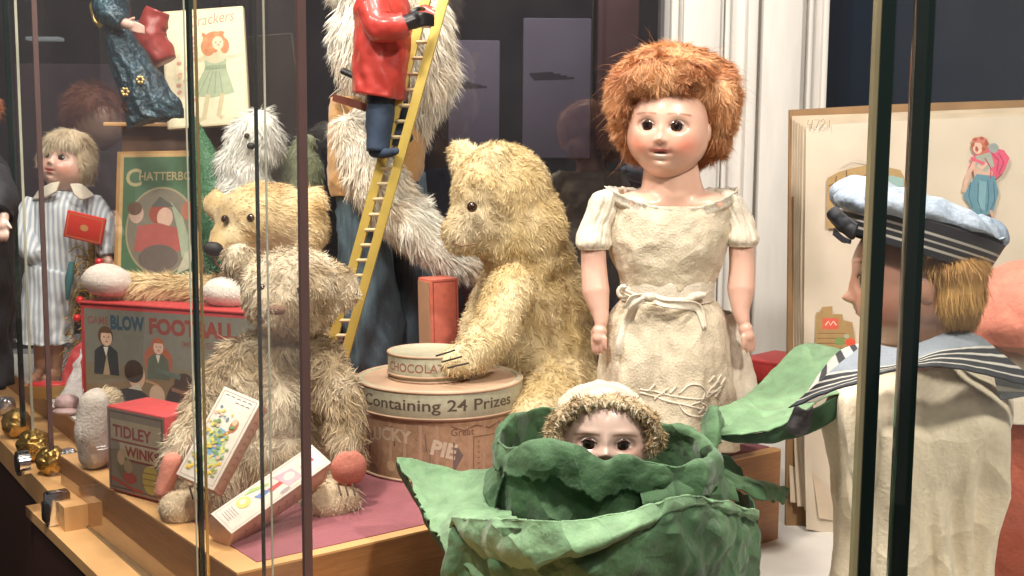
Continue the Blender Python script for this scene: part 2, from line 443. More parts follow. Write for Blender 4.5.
# ------------------------------------------------------------------ flat printed pictures
TXT = {}
def text_tris(s, bold=0.0, shear=0.0, space=1.0):
    key = (s, bold, shear, space)
    if key in TXT: return TXT[key]
    cu = bpy.data.curves.new('t', 'FONT'); cu.body = s; cu.size = 1; cu.align_x = 'CENTER'; cu.offset = bold; cu.shear = shear
    cu.space_character = space; cu.resolution_u = 3
    o = bpy.data.objects.new('t', cu); COL.objects.link(o)
    dg = bpy.context.evaluated_depsgraph_get(); dg.update()
    me = bpy.data.meshes.new_from_object(o.evaluated_get(dg))
    V = np.array([tuple(v.co) for v in me.vertices]); F = [list(p.vertices) for p in me.polygons]
    if len(V):
        V[:, 0] -= (V[:, 0].min() + V[:, 0].max()) / 2
    bpy.data.objects.remove(o); bpy.data.curves.remove(cu); bpy.data.meshes.remove(me)
    TXT[key] = (V, F); return TXT[key]
class Art:
    """printed shapes on a plane (u right, v up) lying on a thing's own surface"""
    def __init__(s, mapf): s.mb = MB(); s.f = mapf; s.k = 0
    def _add(s, uv, F, col):
        s.k += 1; h = 0.00012 + s.k * 0.000012
        s.mb.add([s.f(u, v, h) for u, v in uv], F, col)
    def poly(s, pts, col): s._add(pts, [list(range(len(pts)))], col)
    def ell(s, u, v, a, b, col, rot=0, n=20):
        c, q = math.cos(R(rot)), math.sin(R(rot))
        s.poly([(u + a * math.cos(t) * c - b * math.sin(t) * q, v + a * math.cos(t) * q + b * math.sin(t) * c) for t in np.linspace(0, 2 * PI, n, endpoint=False)], col)
    def rect(s, u0, v0, u1, v1, col): 
        n = 10
        top = [(u0 + (u1 - u0) * i / n, v1) for i in range(n + 1)]; bot = [(u0 + (u1 - u0) * i / n, v0) for i in range(n + 1)]
        s._add(bot + top, [[i, i + 1, n + 2 + i, n + 1 + i] for i in range(n)], col)
    def line(s, pts, w, col):
        pts = [Vector(p).to_2d() for p in pts]; A = []; B = []
        for i, p in enumerate(pts):
            t = (pts[min(i + 1, len(pts) - 1)] - pts[max(0, i - 1)]).normalized(); nrm = Vector((-t.y, t.x)) * w / 2
            A.append(tuple(p + nrm)); B.append(tuple(p - nrm))
        n = len(pts); s._add(A + B, [[i, n + i, n + i + 1, i + 1] for i in range(n - 1)], col)
    def frame(s, u0, v0, u1, v1, w, col):
        s.rect(u0, v0, u1, v0 + w, col); s.rect(u0, v1 - w, u1, v1, col); s.rect(u0, v0, u0 + w, v1, col); s.rect(u1 - w, v0, u1, v1, col)
    def text(s, t, u, v, size, col, bold=0.0, shear=0.0, rot=0, width=None, sy=1.0, arc=None):
        V, F = text_tris(t, bold, shear)
        if not len(V): return
        k = size if width is None else width / (V[:, 0].max() - V[:, 0].min())
        ky = size * sy; c, q = math.cos(R(rot)), math.sin(R(rot)); out = []
        for x, y, _ in V:
            X = x * k; Yy = y * ky
            if arc: Yy -= arc * (X / (abs(V[:, 0]).max() * k)) ** 2
            out.append((u + X * c - Yy * q, v + X * q + Yy * c))
        s._add(out, F, col)
    def figure(s, u, v, h, skin=(.75, .5, .36), hair=(.12, .06, .03), coat=(.03, .03, .035), legs=None, face=1, lean=0, arms=True):
        """little printed person, v at the bottom of the figure, h its height"""
        hd = h * .13 if legs else h * .19
        tv = v + h - hd; L = lambda y: u + lean * (y - v)
        if legs is not None:
            s.poly([(L(v) - h * .10, v), (L(v) + h * .10, v), (L(v + h * .5) + h * .09, v + h * .5), (L(v + h * .5) - h * .09, v + h * .5)], legs)
            b = v + h * .42; sw = h * .12
        else: b = v; sw = h * .30
        s.poly([(L(b) - sw * 1.1, b), (L(b) + sw * 1.1, b), (L(tv) + sw, tv - hd * 1.6), (L(tv) + sw * .35, tv - hd * .9), (L(tv) - sw * .35, tv - hd * .9), (L(tv) - sw, tv - hd * 1.6)], coat)
        s.poly([(L(tv) - hd * .35, tv - hd * 1.1), (L(tv) + hd * .35, tv - hd * 1.1), (L(tv), tv - hd * 2.2)], (.75, .7, .6))
        s.ell(L(tv), tv + hd * .12, hd * 1.05, hd * 1.1, hair)
        s.ell(L(tv) + face * hd * .1, tv - hd * .1, hd * .78, hd * .92, skin)
        s.poly([(L(tv) - hd * .8, tv + hd * .45), (L(tv) + hd * .85, tv + hd * .45), (L(tv) + hd * .5, tv + hd * 1.0), (L(tv) - hd * .5, tv + hd * 1.05)], hair)
        for q in (-1, 1): s.ell(L(tv) + face * hd * .1 + q * hd * .3, tv, hd * .11, hd * .08, (.05, .03, .03), n=8)
        s.ell(L(tv) + face * hd * .12, tv - hd * .5, hd * .2, hd * .08, (.5, .12, .1), n=8)
        s.line([(L(tv) + face * hd * .12, tv), (L(tv) + face * hd * .2, tv - hd * .28)], hd * .06, tuple(q * .7 for q in skin))
    def build(s, name, parent, mat=None, label=None):
        o = s.mb.build(name, mat or pm('printed_ink', attr=True, rough=.6, var=.12, vscale=120), parent, smooth=False)
        if label: o['label'] = label
        return o
def plane_map(O, U, V):
    O = Vector(O); U = Vector(U).normalized(); V = Vector(V).normalized(); N = U.cross(V).normalized()
    if N.dot(CAML - O) < 0: N = -N
    return lambda u, v, h: O + U * u + V * v + N * h

# ================================================================== SETTING
wood = pm('oak_veneer', (0.34, 0.155, 0.058), rough=.42, var=.28, vscale=5, stretch=(1, 1, 14), bump=.08, bscale=60)
woodlight = pm('oak_lipping', (0.66, 0.38, 0.16), rough=.4, var=.14, vscale=9, stretch=(3, 3, 1))
darkwood = pm('dark_cabinet_paint', (0.045, 0.014, 0.008), rough=.5, var=.3, vscale=8)
maroon = pm('maroon_felt', (0.30, 0.085, 0.10), rough=.95, var=.16, vscale=50, bump=.3, bscale=700, sheen=.2)
white = pm('white_board', (0.70, 0.67, 0.62), rough=.5, var=.06)
frame_paint = pm('cream_white_paint', (0.62, 0.59, 0.55), rough=.55, var=.07, vscale=7, stretch=(4, 4, .6), bump=.06, bscale=30)
carpet = pm('floor_dark', (0.10, 0.05, 0.035), rough=.8, var=.2)

A = lambda px, py, z=0: tuple(G(px, py, z).to_2d())
c0 = Vector(A(237, 573)); dA = (Vector(A(60, 455)) - c0).normalized(); dB = (Vector(A(430, 529)) - c0).normalized()
def pl(a, b): return tuple(c0 + dA * a + dB * b)
LA = (Vector(A(60, 455)) - c0).length
LB = 0.70
# floor of the case and the room floor
mb = MB(); mb.box((0, 1.2, -0.93), (7, 8, .06)); tag(mb.build('floor', carpet), kind='structure')
mb = MB()
fl0 = pl(-.02, LB * .45); mb.prism([tuple(c0 + dB * .30 - dA * .9), tuple(c0 + dB * 1.6 - dA * .9), tuple(c0 + dB * 1.6 + dA * .6), tuple(c0 + dB * .30 + dA * .6)], -.135, -.112)
cf = mb.build('display_floor', white); tag(cf, 'white display floor board at the foot of the oak plinth', 'display floor')
mb = MB(); mb.prism([tuple(c0 + dB * .31 - dA * .88), tuple(c0 + dB * 1.58 - dA * .88), tuple(c0 + dB * 1.58 + dA * .58), tuple(c0 + dB * .31 + dA * .58)], -.90, -.135)
mb.build('board_support', darkwood, cf)
# main plinth
t = thing('oak_plinth', 'stepped oak plinth with maroon felt top under the teddy bears and the big doll', 'plinth', (*pl(.3, .3), -.12))
mb = MB(); mb.prism([pl(0, 0), pl(LA, 0), pl(LA, .18), pl(1.05, .18), pl(1.05, LB), pl(0, LB)], -.112, -.002)
mb.build('plinth_body', wood, t)
mb = MB(); b_ = .011
mb.prism([pl(0, 0), pl(LA, 0), pl(LA, b_ * 2.2), pl(b_ * 1.2, b_ * 2.2)], -.002, .0)
mb.prism([pl(0, 0), pl(b_ * 1.2, b_ * 2.2), pl(b_ * 1.2, LB), pl(0, LB)], -.002, .0)
mb.build('edge_lipping', woodlight, t)
mb = MB(); mb.prism([pl(b_ * 1.2, b_ * 2.2), pl(LA, b_ * 2.2), pl(LA, .18), pl(1.05, .18), pl(1.05, LB - .005), pl(b_ * 1.2, LB - .005)], -.002, .0008)
mb.build('felt_top', maroon, t)
# lower ledge holding the glass track
zl = -.062
g0 = Vector(A(30, 510, zl)); dG = (Vector(A(98, 576, zl)) - g0).normalized(); nG = Vector((-dG.y, dG.x))
if nG.dot(c0 - g0) < 0: nG = -nG
far = g0 - dG * .02
t = thing('oak_ledge', 'narrow oak ledge carrying the glass track below the bears', 'ledge', (*(g0 + dG * .3), -.9))
mb = MB(); mb.prism([tuple(far), tuple(far + dG * .95), tuple(far + dG * .95 + nG * .14), tuple(far + nG * .14)], zl - .012, zl)
mb.build('ledge_board', woodlight, t)
mb = MB(); mb.prism([tuple(far + nG * .004 + dG * .004), tuple(far + dG * .95 + nG * .004), tuple(far + dG * .95 + nG * .35), tuple(far + nG * .14 + dG * .004)], -.9, -.116)
mb.prism([tuple(far + nG * .004 + dG * .004), tuple(far + dG * .95 + nG * .004), tuple(far + dG * .95 + nG * .02), tuple(far + nG * .02 + dG * .004)], -.116, zl - .012)
mb.build('cabinet_base', darkwood, t)
mb = MB(); q0 = far + nG * .034 + dG * .05
mb.prism([tuple(q0), tuple(q0 + dG * .88), tuple(q0 + dG * .88 + nG * .007), tuple(q0 + nG * .007)], zl, zl + .0025)
mb.build('glass_track', pm('black_rubber', (0.012, .012, .012), rough=.4), t)
# second, farther ledge with the foil balls
zb = -.035
h0 = Vector(A(64, 508, zb)); e1 = (Vector(A(-40, 398, zb)) - h0).normalized(); e2 = dB
t = thing('oak_ledge', 'farther oak ledge at the left edge carrying the foil wrapped balls', 'ledge', (*h0, -.9))
mb = MB(); mb.prism([tuple(h0), tuple(h0 + e1 * .75), tuple(h0 + e1 * .75 + e2 * .08), tuple(h0 + e2 * .08)], zb - .030, zb)
mb.build('ledge_board', woodlight, t)
mb = MB(); mb.prism([tuple(h0 + e2 * .006), tuple(h0 + e1 * .75 + e2 * .006), tuple(h0 + e1 * .75 + e2 * .08), tuple(h0 + e2 * .08)], -.9, zb - .030)
mb.build('cabinet_base', darkwood, t)
# white topped display block of the boy doll
k0 = Vector(A(88, 428)); k1 = Vector(A(-40, 330)); dk = (k1 - k0).normalized(); dn = Vector((-dk.y, dk.x))
if dn.y < 0: dn = -dn
t = thing('display_block', 'wooden display block with a white top under the boy doll', 'display block', (*k0, -.2))
mb = MB(); mb.prism([tuple(k0), tuple(k0 + dk * .8), tuple(k0 + dk * .8 + dn * .35), tuple(k0 + dn * .35)], -.10, -.004)
mb.build('block_body', wood, t)
mb = MB(); mb.prism([tuple(k0 - dk * .002 - dn * .002), tuple(k0 + dk * .8 - dn * .002), tuple(k0 + dk * .8 + dn * .35), tuple(k0 - dk * .002 + dn * .35)], -.004, .0)
mb.build('white_top', white, t)
# tall brown riser behind the books
t = thing('display_riser', 'tall brown wooden riser behind the Chatterbox annual', 'riser', K(190, 380, 1.86))
mb = MB(); c = K(190, 260, 1.86); top = K(190, 127, 1.80).z
mb.box((c.x, 1.86, top / 2), (.17, .12, top), bev=.002); mb.build('riser_body', pm('brown_stained_wood', (0.17, 0.075, 0.035), rough=.5, var=.3, vscale=12, stretch=(1, 1, 6)), t)
mb = MB(); mb.box((c.x - .004, 1.85, top + .003), (.20, .15, .006), bev=.0015); mb.build('riser_top', woodlight, t)

# back wall of the case: white frames and dark windows, the dim gallery beyond
YB = 1.92
def X(px, Y=YB): return K(px, 200, Y).x
mb = MB()
for x0, x1, y0, y1 in ((664, 716, YB - .03, YB + .1), (664, 671, YB - .045, YB - .02), (676, 712, YB - .038, YB - .02), (717, 818, YB - .02, YB + .1), (717, 722, YB - .032, YB - .01), (738, 748, YB - .04, YB - .01), (752, 790, YB - .046, YB - .01), (797, 802, YB - .034, YB - .01), (812, 818, YB - .03, YB + .1)):
    mb.box(((X(x0) + X(x1)) / 2, (y0 + y1) / 2, .45), (X(x1) - X(x0), y1 - y0, 2.7), bev=.003)
tag(mb.build('trim_1', frame_paint, sharp=35), kind='structure')
mb = MB(); mb.box(((X(-420) + X(1500)) / 2, YB + .12, -.45), (X(1500) - X(-420), .03, .92)); tag(mb.build('wall_back', pm('dark_brown_paint', (.06, .04, .035), rough=.6, var=.2)), kind='structure')
navy = pm('dark_window_glass', (0.010, 0.018, 0.032), rough=.05, spec=1.0, coat=1.0, var=.3, vscale=3)
mb = MB(); mb.box(((X(818) + X(1400)) / 2, YB + .07, .75), (X(1400) - X(818), .008, 1.6)); tag(mb.build('window_1', navy), kind='structure')
mb = MB(); mb.box(((X(-400) + X(664)) / 2, YB + .05, .75), (X(664) - X(-400), .008, 1.6)); tag(mb.build('window_2', glassmat('smoky_window_glass', .035, (.66, .65, .68), 4, ior=2.1, haze_col=(.62, .55, .60))), kind='structure')
mb = MB(); mb.box((.4, 4.6, .6), (8, .05, 3.2)); tag(mb.build('wall_far', pm('gallery_dark_wall', (.045, .036, .036), rough=.8, var=.5, vscale=2)), kind='structure')
mb = MB(); mb.box((.4, 1.2, 2.35), (8, 8, .05)); tag(mb.build('ceiling', pm('gallery_ceiling', (.05, .045, .04), rough=.8)), kind='structure')
mauve = pm('mauve_panel', (.38, .34, .39), rough=.6, var=.25, vscale=4)
# mauve information panels standing in the gallery beyond the glass
def panel(px0, py0, px1, py1, Y, label, mat, lines=True):
    a = K(px0, py1, Y); b = K(px1, py0, Y)
    t = thing('information_panel', label, 'panel', ((a.x + b.x) / 2, Y + .02, -.9))
    mb = MB(); mb.box(((a.x + b.x) / 2, Y + .02, (a.z + b.z) / 2), (b.x - a.x, .03, b.z - a.z), bev=.004); mb.build('board', mat, t)
    mb = MB(); mb.box(((a.x + b.x) / 2, Y + .05, (a.z - .9) / 2), (.06, .03, a.z + .9)); mb.box(((a.x + b.x) / 2, Y + .05, -.89), (.3, .2, .02)); mb.build('stand', pm('dark_metal', (.03, .03, .03), rough=.4, metal=.6), t)
    ar = Art(plane_map((0, Y + .005, 0), (1, 0, 0), (0, 0, 1)))
    if lines:
        for k in range(4):
            zz = a.z + (b.z - a.z) * (.60 - .012 * k)
            ar.line([(a.x + (b.x - a.x) * (.1 + .02 * k), zz), (a.x + (b.x - a.x) * (.45 + .1 * k), zz + .004)], .006, (.08, .07, .08))
        ar.build('small_print', t)
panel(522, 18, 592, 158, 2.9, 'mauve panel beyond the dark glass, left of the ginger doll', mauve)
panel(448, 40, 500, 150, 3.0, 'mauve panel beyond the dark glass, above the golden bear', mauve)
panel(596, -10, 640, 150, 3.3, 'brown panel beyond the dark glass, nearest the white window frame', pm('brown_panel', (.24, .11, .08), rough=.6, var=.25, vscale=4), False)
panel(20, 64, 120, 230, 3.1, 'greyish mauve panel beyond the glass behind the boy doll', pm('grey_panel', (.30, .22, .22), rough=.7, var=.6, vscale=5), False)
# ceiling lamps of the gallery beyond
for px, py, lab in ((45, 39, 'small flat ceiling lamp seen beyond the glass, top left'), (148, 23, 'small flat ceiling lamp beyond the glass, beside the blue satin figure')):
    p = K(px, py, 4.0); mb = MB(); mb.box(p, (.115, .05, .012), bev=.003)
    t = thing('ceiling_lamp', lab, 'lamp', p); mb.build('lamp_panel', pm('lamp_white', (.8, .9, .85), emit=((.75, .9, .8), .5)), t)
    mb = MB(); mb.tube([p + Vector((0, 0, .006)), (p.x, p.y, 2.32)], .004); mb.build('rod', pm('dark_metal'), t)

# ------------------------------------------------------------------ glass panes
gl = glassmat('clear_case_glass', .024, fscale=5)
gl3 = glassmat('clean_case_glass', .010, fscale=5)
gl2 = glassmat('hazed_case_glass', .075, fscale=3.2, haze_col=(.72, .62, .60))
edge_blk = pm('dark_green_glass_edge', (.006, .014, .012), rough=.12, spec=.7)
edge_mauve = pm('brown_bronze_channel', (.16, .095, .088), rough=.3, metal=.3, var=.1)
edge_lt = pm('pale_glass_edge', (.50, .50, .38), rough=.12, spec=.6, var=.4, vscale=4, stretch=(1, 1, 3))
gold = pm('brass_strip', (.60, .42, .16), rough=.25, metal=.8)
def on_glass(px):
    d = ray(px, 288); n = nG; o = q0.to_3d()
    t_ = (Vector((o.x, o.y)) - CAML.to_2d()).dot(n) / d.to_2d().dot(n)
    return Vector((CAML.x + d.x * t_, CAML.y + d.y * t_))
ZT = 1.02
def strip(mb, p, wd, dp, z0=zl, z1=ZT, col=(1, 1, 1)):
    mb.prism([tuple(p - dG * wd / 2 - nG * dp / 2), tuple(p + dG * wd / 2 - nG * dp / 2), tuple(p + dG * wd / 2 + nG * dp / 2), tuple(p - dG * wd / 2 + nG * dp / 2)], z0, z1, col)
pa, pb, pc, pd, pe = [on_glass(x) for x in (20, 46, 197, 259, 304)]
case = thing('display_case', 'frameless glass display case with tall sliding panes enclosing the old toys', 'display case', (*(pa + dG * .3), zl))
def pane(name, a, b, mat, label, edges, z0=zl + .003):
    d = (b - a).normalized(); n = Vector((-d.y, d.x)) * .003
    mb = MB(); mb.prism([tuple(a - n), tuple(b - n), tuple(b + n), tuple(a + n)], z0, ZT)
    t = mb.build('glass_pane', mat, case)
    for p, wd, dp, m, nm, z in edges:
        mb = MB(); strip(mb, p, wd, dp, z); mb.build(nm, m, t)
    return t
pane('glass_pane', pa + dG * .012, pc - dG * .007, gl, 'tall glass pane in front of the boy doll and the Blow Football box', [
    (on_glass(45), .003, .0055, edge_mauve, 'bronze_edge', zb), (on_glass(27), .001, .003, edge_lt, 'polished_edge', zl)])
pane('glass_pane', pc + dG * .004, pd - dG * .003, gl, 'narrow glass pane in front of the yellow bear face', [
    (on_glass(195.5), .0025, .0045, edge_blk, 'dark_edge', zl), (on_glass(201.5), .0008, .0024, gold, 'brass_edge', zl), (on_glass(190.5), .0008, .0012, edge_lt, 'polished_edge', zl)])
pane('glass_pane', pd + dG * .003, pe, gl2, 'narrow glass pane with painted haze in front of the shaggy pale bear', [
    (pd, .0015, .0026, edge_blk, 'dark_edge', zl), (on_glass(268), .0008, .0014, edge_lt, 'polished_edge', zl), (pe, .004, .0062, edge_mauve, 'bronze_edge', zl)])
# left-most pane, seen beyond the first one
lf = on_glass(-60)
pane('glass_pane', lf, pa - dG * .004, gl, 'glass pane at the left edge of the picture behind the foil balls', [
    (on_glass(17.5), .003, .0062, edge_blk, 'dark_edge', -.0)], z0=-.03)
# clamps at the foot of the glass
chrome = pm('chrome', (.75, .75, .75), rough=.12, metal=1)
def clamp(px, py, z, label, rx=.012, hz=.03):
    p = G(px, py, z); t = thing('glass_clamp', label, 'clamp', p)
    rot = Matrix.Rotation(math.atan2(dG.y, dG.x), 3, 'Z')
    mb = MB(); mb.box(p + Vector((0, 0, hz / 2)), (.017, .026, hz), rot, bev=.003); mb.build('clamp_body', chrome, t)
    mb = MB(); mb.box(p + Vector((-.001, -.003, hz * .45)), (.013, .0275, hz * .6), rot, bev=.002); mb.build('rubber_insert', pm('black_rubber'), t)
clamp(58, 524, zl, 'chrome glass clamp on the near oak ledge below the grey plush foot', hz=.038)
p = G(24, 494, zb); t = thing('round_lock', 'round chrome lock at the foot of the left dark glass edge', 'lock', p + Vector((0, 0, .012)))
mb = MB(); ax = Vector((nG.x, nG.y, 0)) * .006; c = p + Vector((0, 0, .036))
mb.tube([c - ax, c + ax], .014, 28); mb.build('lock_body', chrome, t)
mb = MB(); mb.tube([c - ax * 1.15, c - ax * .98], .010, 28); mb.build('lock_face', pm('black_rubber'), t)
# right hand pair of sliding panes close to the camera
Yr = .70
def rpane(pxl, Y, wpx, label, strips):
    x0 = K(pxl, 288, Y).x; wd = M(wpx, Y)
    a = Vector((x0 + wd, Y)); b = Vector((x0 + .26, Y + .11)); d = (b - a).normalized(); n = Vector((-d.y, d.x)) * .003
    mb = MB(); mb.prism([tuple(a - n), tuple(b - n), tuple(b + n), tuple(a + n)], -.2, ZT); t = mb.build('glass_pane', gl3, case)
    mb = MB(); mb.box((x0 + wd / 2, Y, (ZT - .2) / 2), (wd, .010, ZT + .2), bev=.0008); mb.build('dark_edge', edge_blk, t)
    if strips:
        mb = MB(); mb.box((x0 - M(2.5, Y), Y, (ZT - .2) / 2), (M(5, Y), .008, ZT + .2)); mb.build('bevelled_edge', pm('bevelled_glass_edge', (.30, .26, .15), rough=.2, var=.5, vscale=2, stretch=(1, 1, 3)), t)
rpane(868, Yr, 13.5, 'sliding glass pane whose dark edge stands left of the sailor boy ear', True)
rpane(902, Yr + .012, 17.5, 'sliding glass pane whose dark edge stands over the sailor boy ear', False)

# ================================================================== TEDDY BEARS AND OTHER PLUSH
mohair = pm('mohair_plush', attr=True, rough=.75, var=.10, vscale=60, sheen=.25, spec=.2)
glass_eye = pm('brown_glass_eye', (.03, .012, .006), rough=.08, coat=.6)
black_thread = pm('black_thread', (.012, .010, .010), rough=.6)
feltpink = pm('pink_felt', attr=True, rough=.9, var=.18, vscale=70, bump=.25, bscale=500)

def toward(target_px, Y, w=1.0, down=.3):
    tp = np.array(K(target_px[0], target_px[1], Y))
    def f(P, N):
        D = P - tp; D /= (np.linalg.norm(D, axis=1, keepdims=True) + 1e-9)
        return D * w + np.array([0, 0, -down])
    return f
def mixcol(a, b, f=25, seed=0):
    a = np.array(a); b = np.array(b)
    return lambda P: a + (b - a) * np.clip(.5 + .9 * fbm(P, f, seed), 0, 1)[:, None]

# ---- big golden bear with its paw on the tin
Yg = 1.38
base = G(535, 440)
gb = thing('teddy_bear', 'big golden mohair teddy bear in profile with a paw resting on the prize tin', 'teddy bear', (*K(535, 400, Yg).to_2d(), .002))
g0c = mixcol((.57, .42, .20), (.80, .66, .41), 22, 3)
def gcol(P):
    c = g0c(P); d = np.linalg.norm(P - np.array(K(470, 225, 1.31)), axis=1); k = np.clip(1.3 - d / .045, 0, .8)[:, None]
    return c * (1 - k) + np.array((.58, .48, .33)) * k
furry('body', [
    E(502, 193, Yg, 50, 50, .056), E(482, 222, Yg - .01, 32, 34, .044), E(464, 233, Yg - .02, 22, 22, .032), E(520, 228, Yg, 48, 48, .052),
    E(497, 160, Yg - .03, 16, 17, .020), E(461, 153, Yg + .03, 13, 13, .015), E(468, 165, Yg + .02, 18, 20, .02),
    E(530, 262, Yg + .01, 46, 40, .050), E(538, 310, Yg + .02, 54, 65, .062), E(545, 350, Yg + .02, 52, 58, .066),
    Cp([(512, 290, Yg - .06), (494, 330, Yg - .09), (476, 352, Yg - .115), (452, 362, Yg - .13)], [27, 24, 20, 14]),
    Cp([(500, 280, Yg + .05), (480, 318, Yg + .03), (468, 345, Yg + .01)], [20, 16, 13]),
    Cp([(560, 385, Yg - .02), (548, 405, Yg - .08), (530, 420, Yg - .13)], [36, 34, 26]),
    Cp([(575, 380, Yg + .05), (580, 395, Yg - .02)], [30, 30]),
], gb, mohair, 62000, .0078, .0011, gcol, voxel=.0045, comb=toward((470, 150), Yg, .8, .3), lift=.50, curl=1.7, freq=80, seed=1, droop=.25)
p = K(475, 206, Yg - .058)
mb = MB(); mb.ell(K(472, 207, Yg - .066), .0062, None, 16, 12); mb.build('eye', glass_eye, gb)
mb = MB()
for k in range(3):
    mb.tube([K(436 + k * 6, 356 + k * 6, Yg - .155), K(446 + k * 7, 353 + k * 6, Yg - .163), K(455 + k * 7, 350 + k * 6.5, Yg - .165)], .0011, 6)
mb.build('claw_stitching', black_thread, gb)
mb = MB(); mb.ell(K(447, 237, Yg - .02), (.007, .008, .006), None, 14, 10); mb.tube([K(452, 243, Yg - .045), K(462, 246, Yg - .055), K(476, 244, Yg - .062)], .001, 6)
mb.build('nose', pm('faded_nose_thread', (.20, .10, .06), rough=.8), gb)

# ---- shaggy pale bear sitting in front
Ys = 1.20
sb = thing('teddy_bear', 'shaggy pale cream teddy bear sitting behind the two picture cards with pink felt paws', 'teddy bear', (*K(265, 500, 1.16).to_2d(), .002))
scol = mixcol((.43, .32, .19), (.80, .69, .51), 30, 8)
furry('body', [
    E(293, 292, Ys, 50, 46, .055), E(280, 304, Ys - .035, 27, 24, .032), E(276, 312, Ys - .055, 16, 13, .02),
    E(240, 260, Ys, 17, 19, .014), E(340, 288, Ys, 19, 24, .014),
    E(274, 360, Ys + .01, 40, 34, .045), E(268, 410, Ys, 62, 62, .066), E(268, 455, Ys - .01, 66, 48, .070),
    Cp([(240, 360, Ys - .01), (205, 405, Ys - .05), (182, 445, Ys - .08), (170, 482, Ys - .09)], [22, 20, 17, 12]),
    Cp([(318, 358, Ys), (340, 400, Ys - .04), (348, 450, Ys - .07)], [22, 22, 16]),
    Cp([(235, 475, Ys - .04), (205, 496, Ys - .09), (186, 506, Ys - .115)], [28, 25, 22]),
    Cp([(300, 480, Ys - .02), (325, 497, Ys - .07), (337, 502, Ys - .09)], [28, 26, 21]),
], sb, mohair, 52000, lambda P: np.where(P[:, 2] > K(290, 338, Ys).z, .0095, .0155), .0012, scol, voxel=.0045, comb=toward((285, 250), Ys, .7, .9), lift=.42, curl=2.2, freq=60, seed=4, droop=.30, nseg=4,
    mask=lambda P, N: (rng.random(len(P)) < np.where(P[:, 2] < .055, .35, 1.0)))
V, F = blob([Cp([(172, 462, Ys - .118), (163, 492, Ys - .124)], [11, 9])], .003, 4); mb = MB(); mb.add(V, F, (.72, .27, .19)); mb.build('left_paw_pad', feltpink, sb, sharp=None)
mb = MB(); mb.ell(K(349, 468, Ys - .098), (.017, .010, .0175), Rot(z=20), col=(.52, .18, .13), amp=.09, freq=3); mb.build('right_paw_pad', feltpink, sb)
for px, py, Y, rx, ry in ((186, 507, Ys - .128, 28, 21), (334, 503, Ys - .105, 27, 21)):
    V, F = blob([Cp([(px - 8, py + 1, Y), (px + 9, py - 2, Y + .01)], [ry - 1, ry - 3])], .003, 4, .0015, 40); mb = MB(); mb.add(V, F, (.60, .47, .31))
    v, f, c = strands(V, F, 2600, .0042, .001, None, .4, 1.5, 80, px, (.66, .53, .36)); mb.add(v, f, c)
    for k in range(3): mb.tube([K(px + 4 + k * 7, py - 19, Y - .003), K(px + 7 + k * 7, py - 8, Y - .022)], .0009, 6, col=(.08, .05, .03))
    mb.build('foot_pad', feltpink, sb)
mb = MB(); mb.ell(K(276, 310, Ys - .071), (.010, .005, .005), None, 14, 10); mb.build('nose', pm('faded_nose_thread'), sb)
mb = MB(); mb.ell(K(262, 288, Ys - .047), .004, None, 12, 8); mb.build('eye', glass_eye, sb)
mb = MB(); mb.ell(K(300, 290, Ys - .051), .004, None, 12, 8); mb.build('eye', glass_eye, sb)

# ---- yellow bear lying behind with an arm along the game box
Yy = 1.50
yb = thing('teddy_bear', 'smiling yellow teddy bear with black nose reaching its arm over the Blow Football box', 'teddy bear', (*K(270, 400, Yy + .06).to_2d(), .002))
ycol = mixcol((.58, .40, .18), (.84, .67, .40), 40, 6)
furry('body', [
    E(268, 220, Yy, 52, 38, .058), E(240, 238, Yy - .02, 30, 22, .036), E(224, 246, Yy - .035, 17, 13, .022), E(298, 228, Yy + .01, 30, 34, .05),
    E(215, 205, Yy + .0, 12, 15, .012), E(314, 204, Yy - .01, 14, 18, .012),
    E(282, 290, Yy + .06, 52, 45, .05), E(275, 350, Yy + .06, 60, 60, .06), E(275, 395, Yy + .06, 62, 30, .06),
], yb, mohair, 30000, lambda P: np.where(P[:, 0] < K(245, 240, Yy).x, .0060, .0105), .0010, ycol, voxel=.0045, comb=toward((212, 225), Yy, 1.2, .15), lift=.28, curl=.7, freq=45, seed=7, droop=.12,
    )
furry('arm', [Cp([(262, 282, Yy + .01), (220, 289, Yy - .01), (170, 290, Yy + .005), (132, 289, Yy + .01)], [15, 14, 14, 15])], yb, mohair, 9000, .015, .0014, ycol, voxel=.004,
      comb=lambda P, N: np.tile(np.array([-1.0, 0, -.25]), (len(P), 1)), lift=.35, curl=.7, freq=45, seed=9, droop=.1)
wf = pm('white_felt', attr=True, rough=.95, var=.12, vscale=90, bump=.35, bscale=350)
mb = MB(); mb.ell(K(107, 281, Yy - .005), (M(25, Yy), .026, M(17, Yy)), Rot(y=8), 32, 20, col=(.70, .60, .53), amp=.05, freq=2); V = np.concatenate(mb.V); v, f, c = strands(V, mb.F, 2500, .0035, .0009, None, .3, 1.5, 90, 3, (.74, .62, .54), None, .2, 2); mb.add(v, f, c); mb.build('paw_pad', wf, yb, sharp=None)
mb = MB(); mb.ell(K(226, 293, Yy - .055), (M(23, Yy), .022, M(15, Yy)), Rot(y=10), 28, 18, col=(.74, .68, .60), amp=.05, freq=2); V = np.concatenate(mb.V); v, f, c = strands(V, mb.F, 2500, .0035, .0009, None, .3, 1.5, 90, 3, (.80, .74, .66), None, .2, 2); mb.add(v, f, c); mb.build('other_paw', wf, yb, sharp=None)
mb = MB(); mb.ell(K(213, 249, Yy - .060), (.013, .008, .0095), Rot(y=8), 20, 14, amp=.06, freq=3); mb.build('nose', black_thread, yb)
mb = MB(); mb.tube([K(214, 257, Yy - .063), K(216, 264, Yy - .062), K(224, 268, Yy - .062), K(232, 266, Yy - .058), K(237, 262, Yy - .052)], .0013, 6); mb.build('mouth', pm('dark_red_thread', (.12, .02, .015), rough=.6), yb)
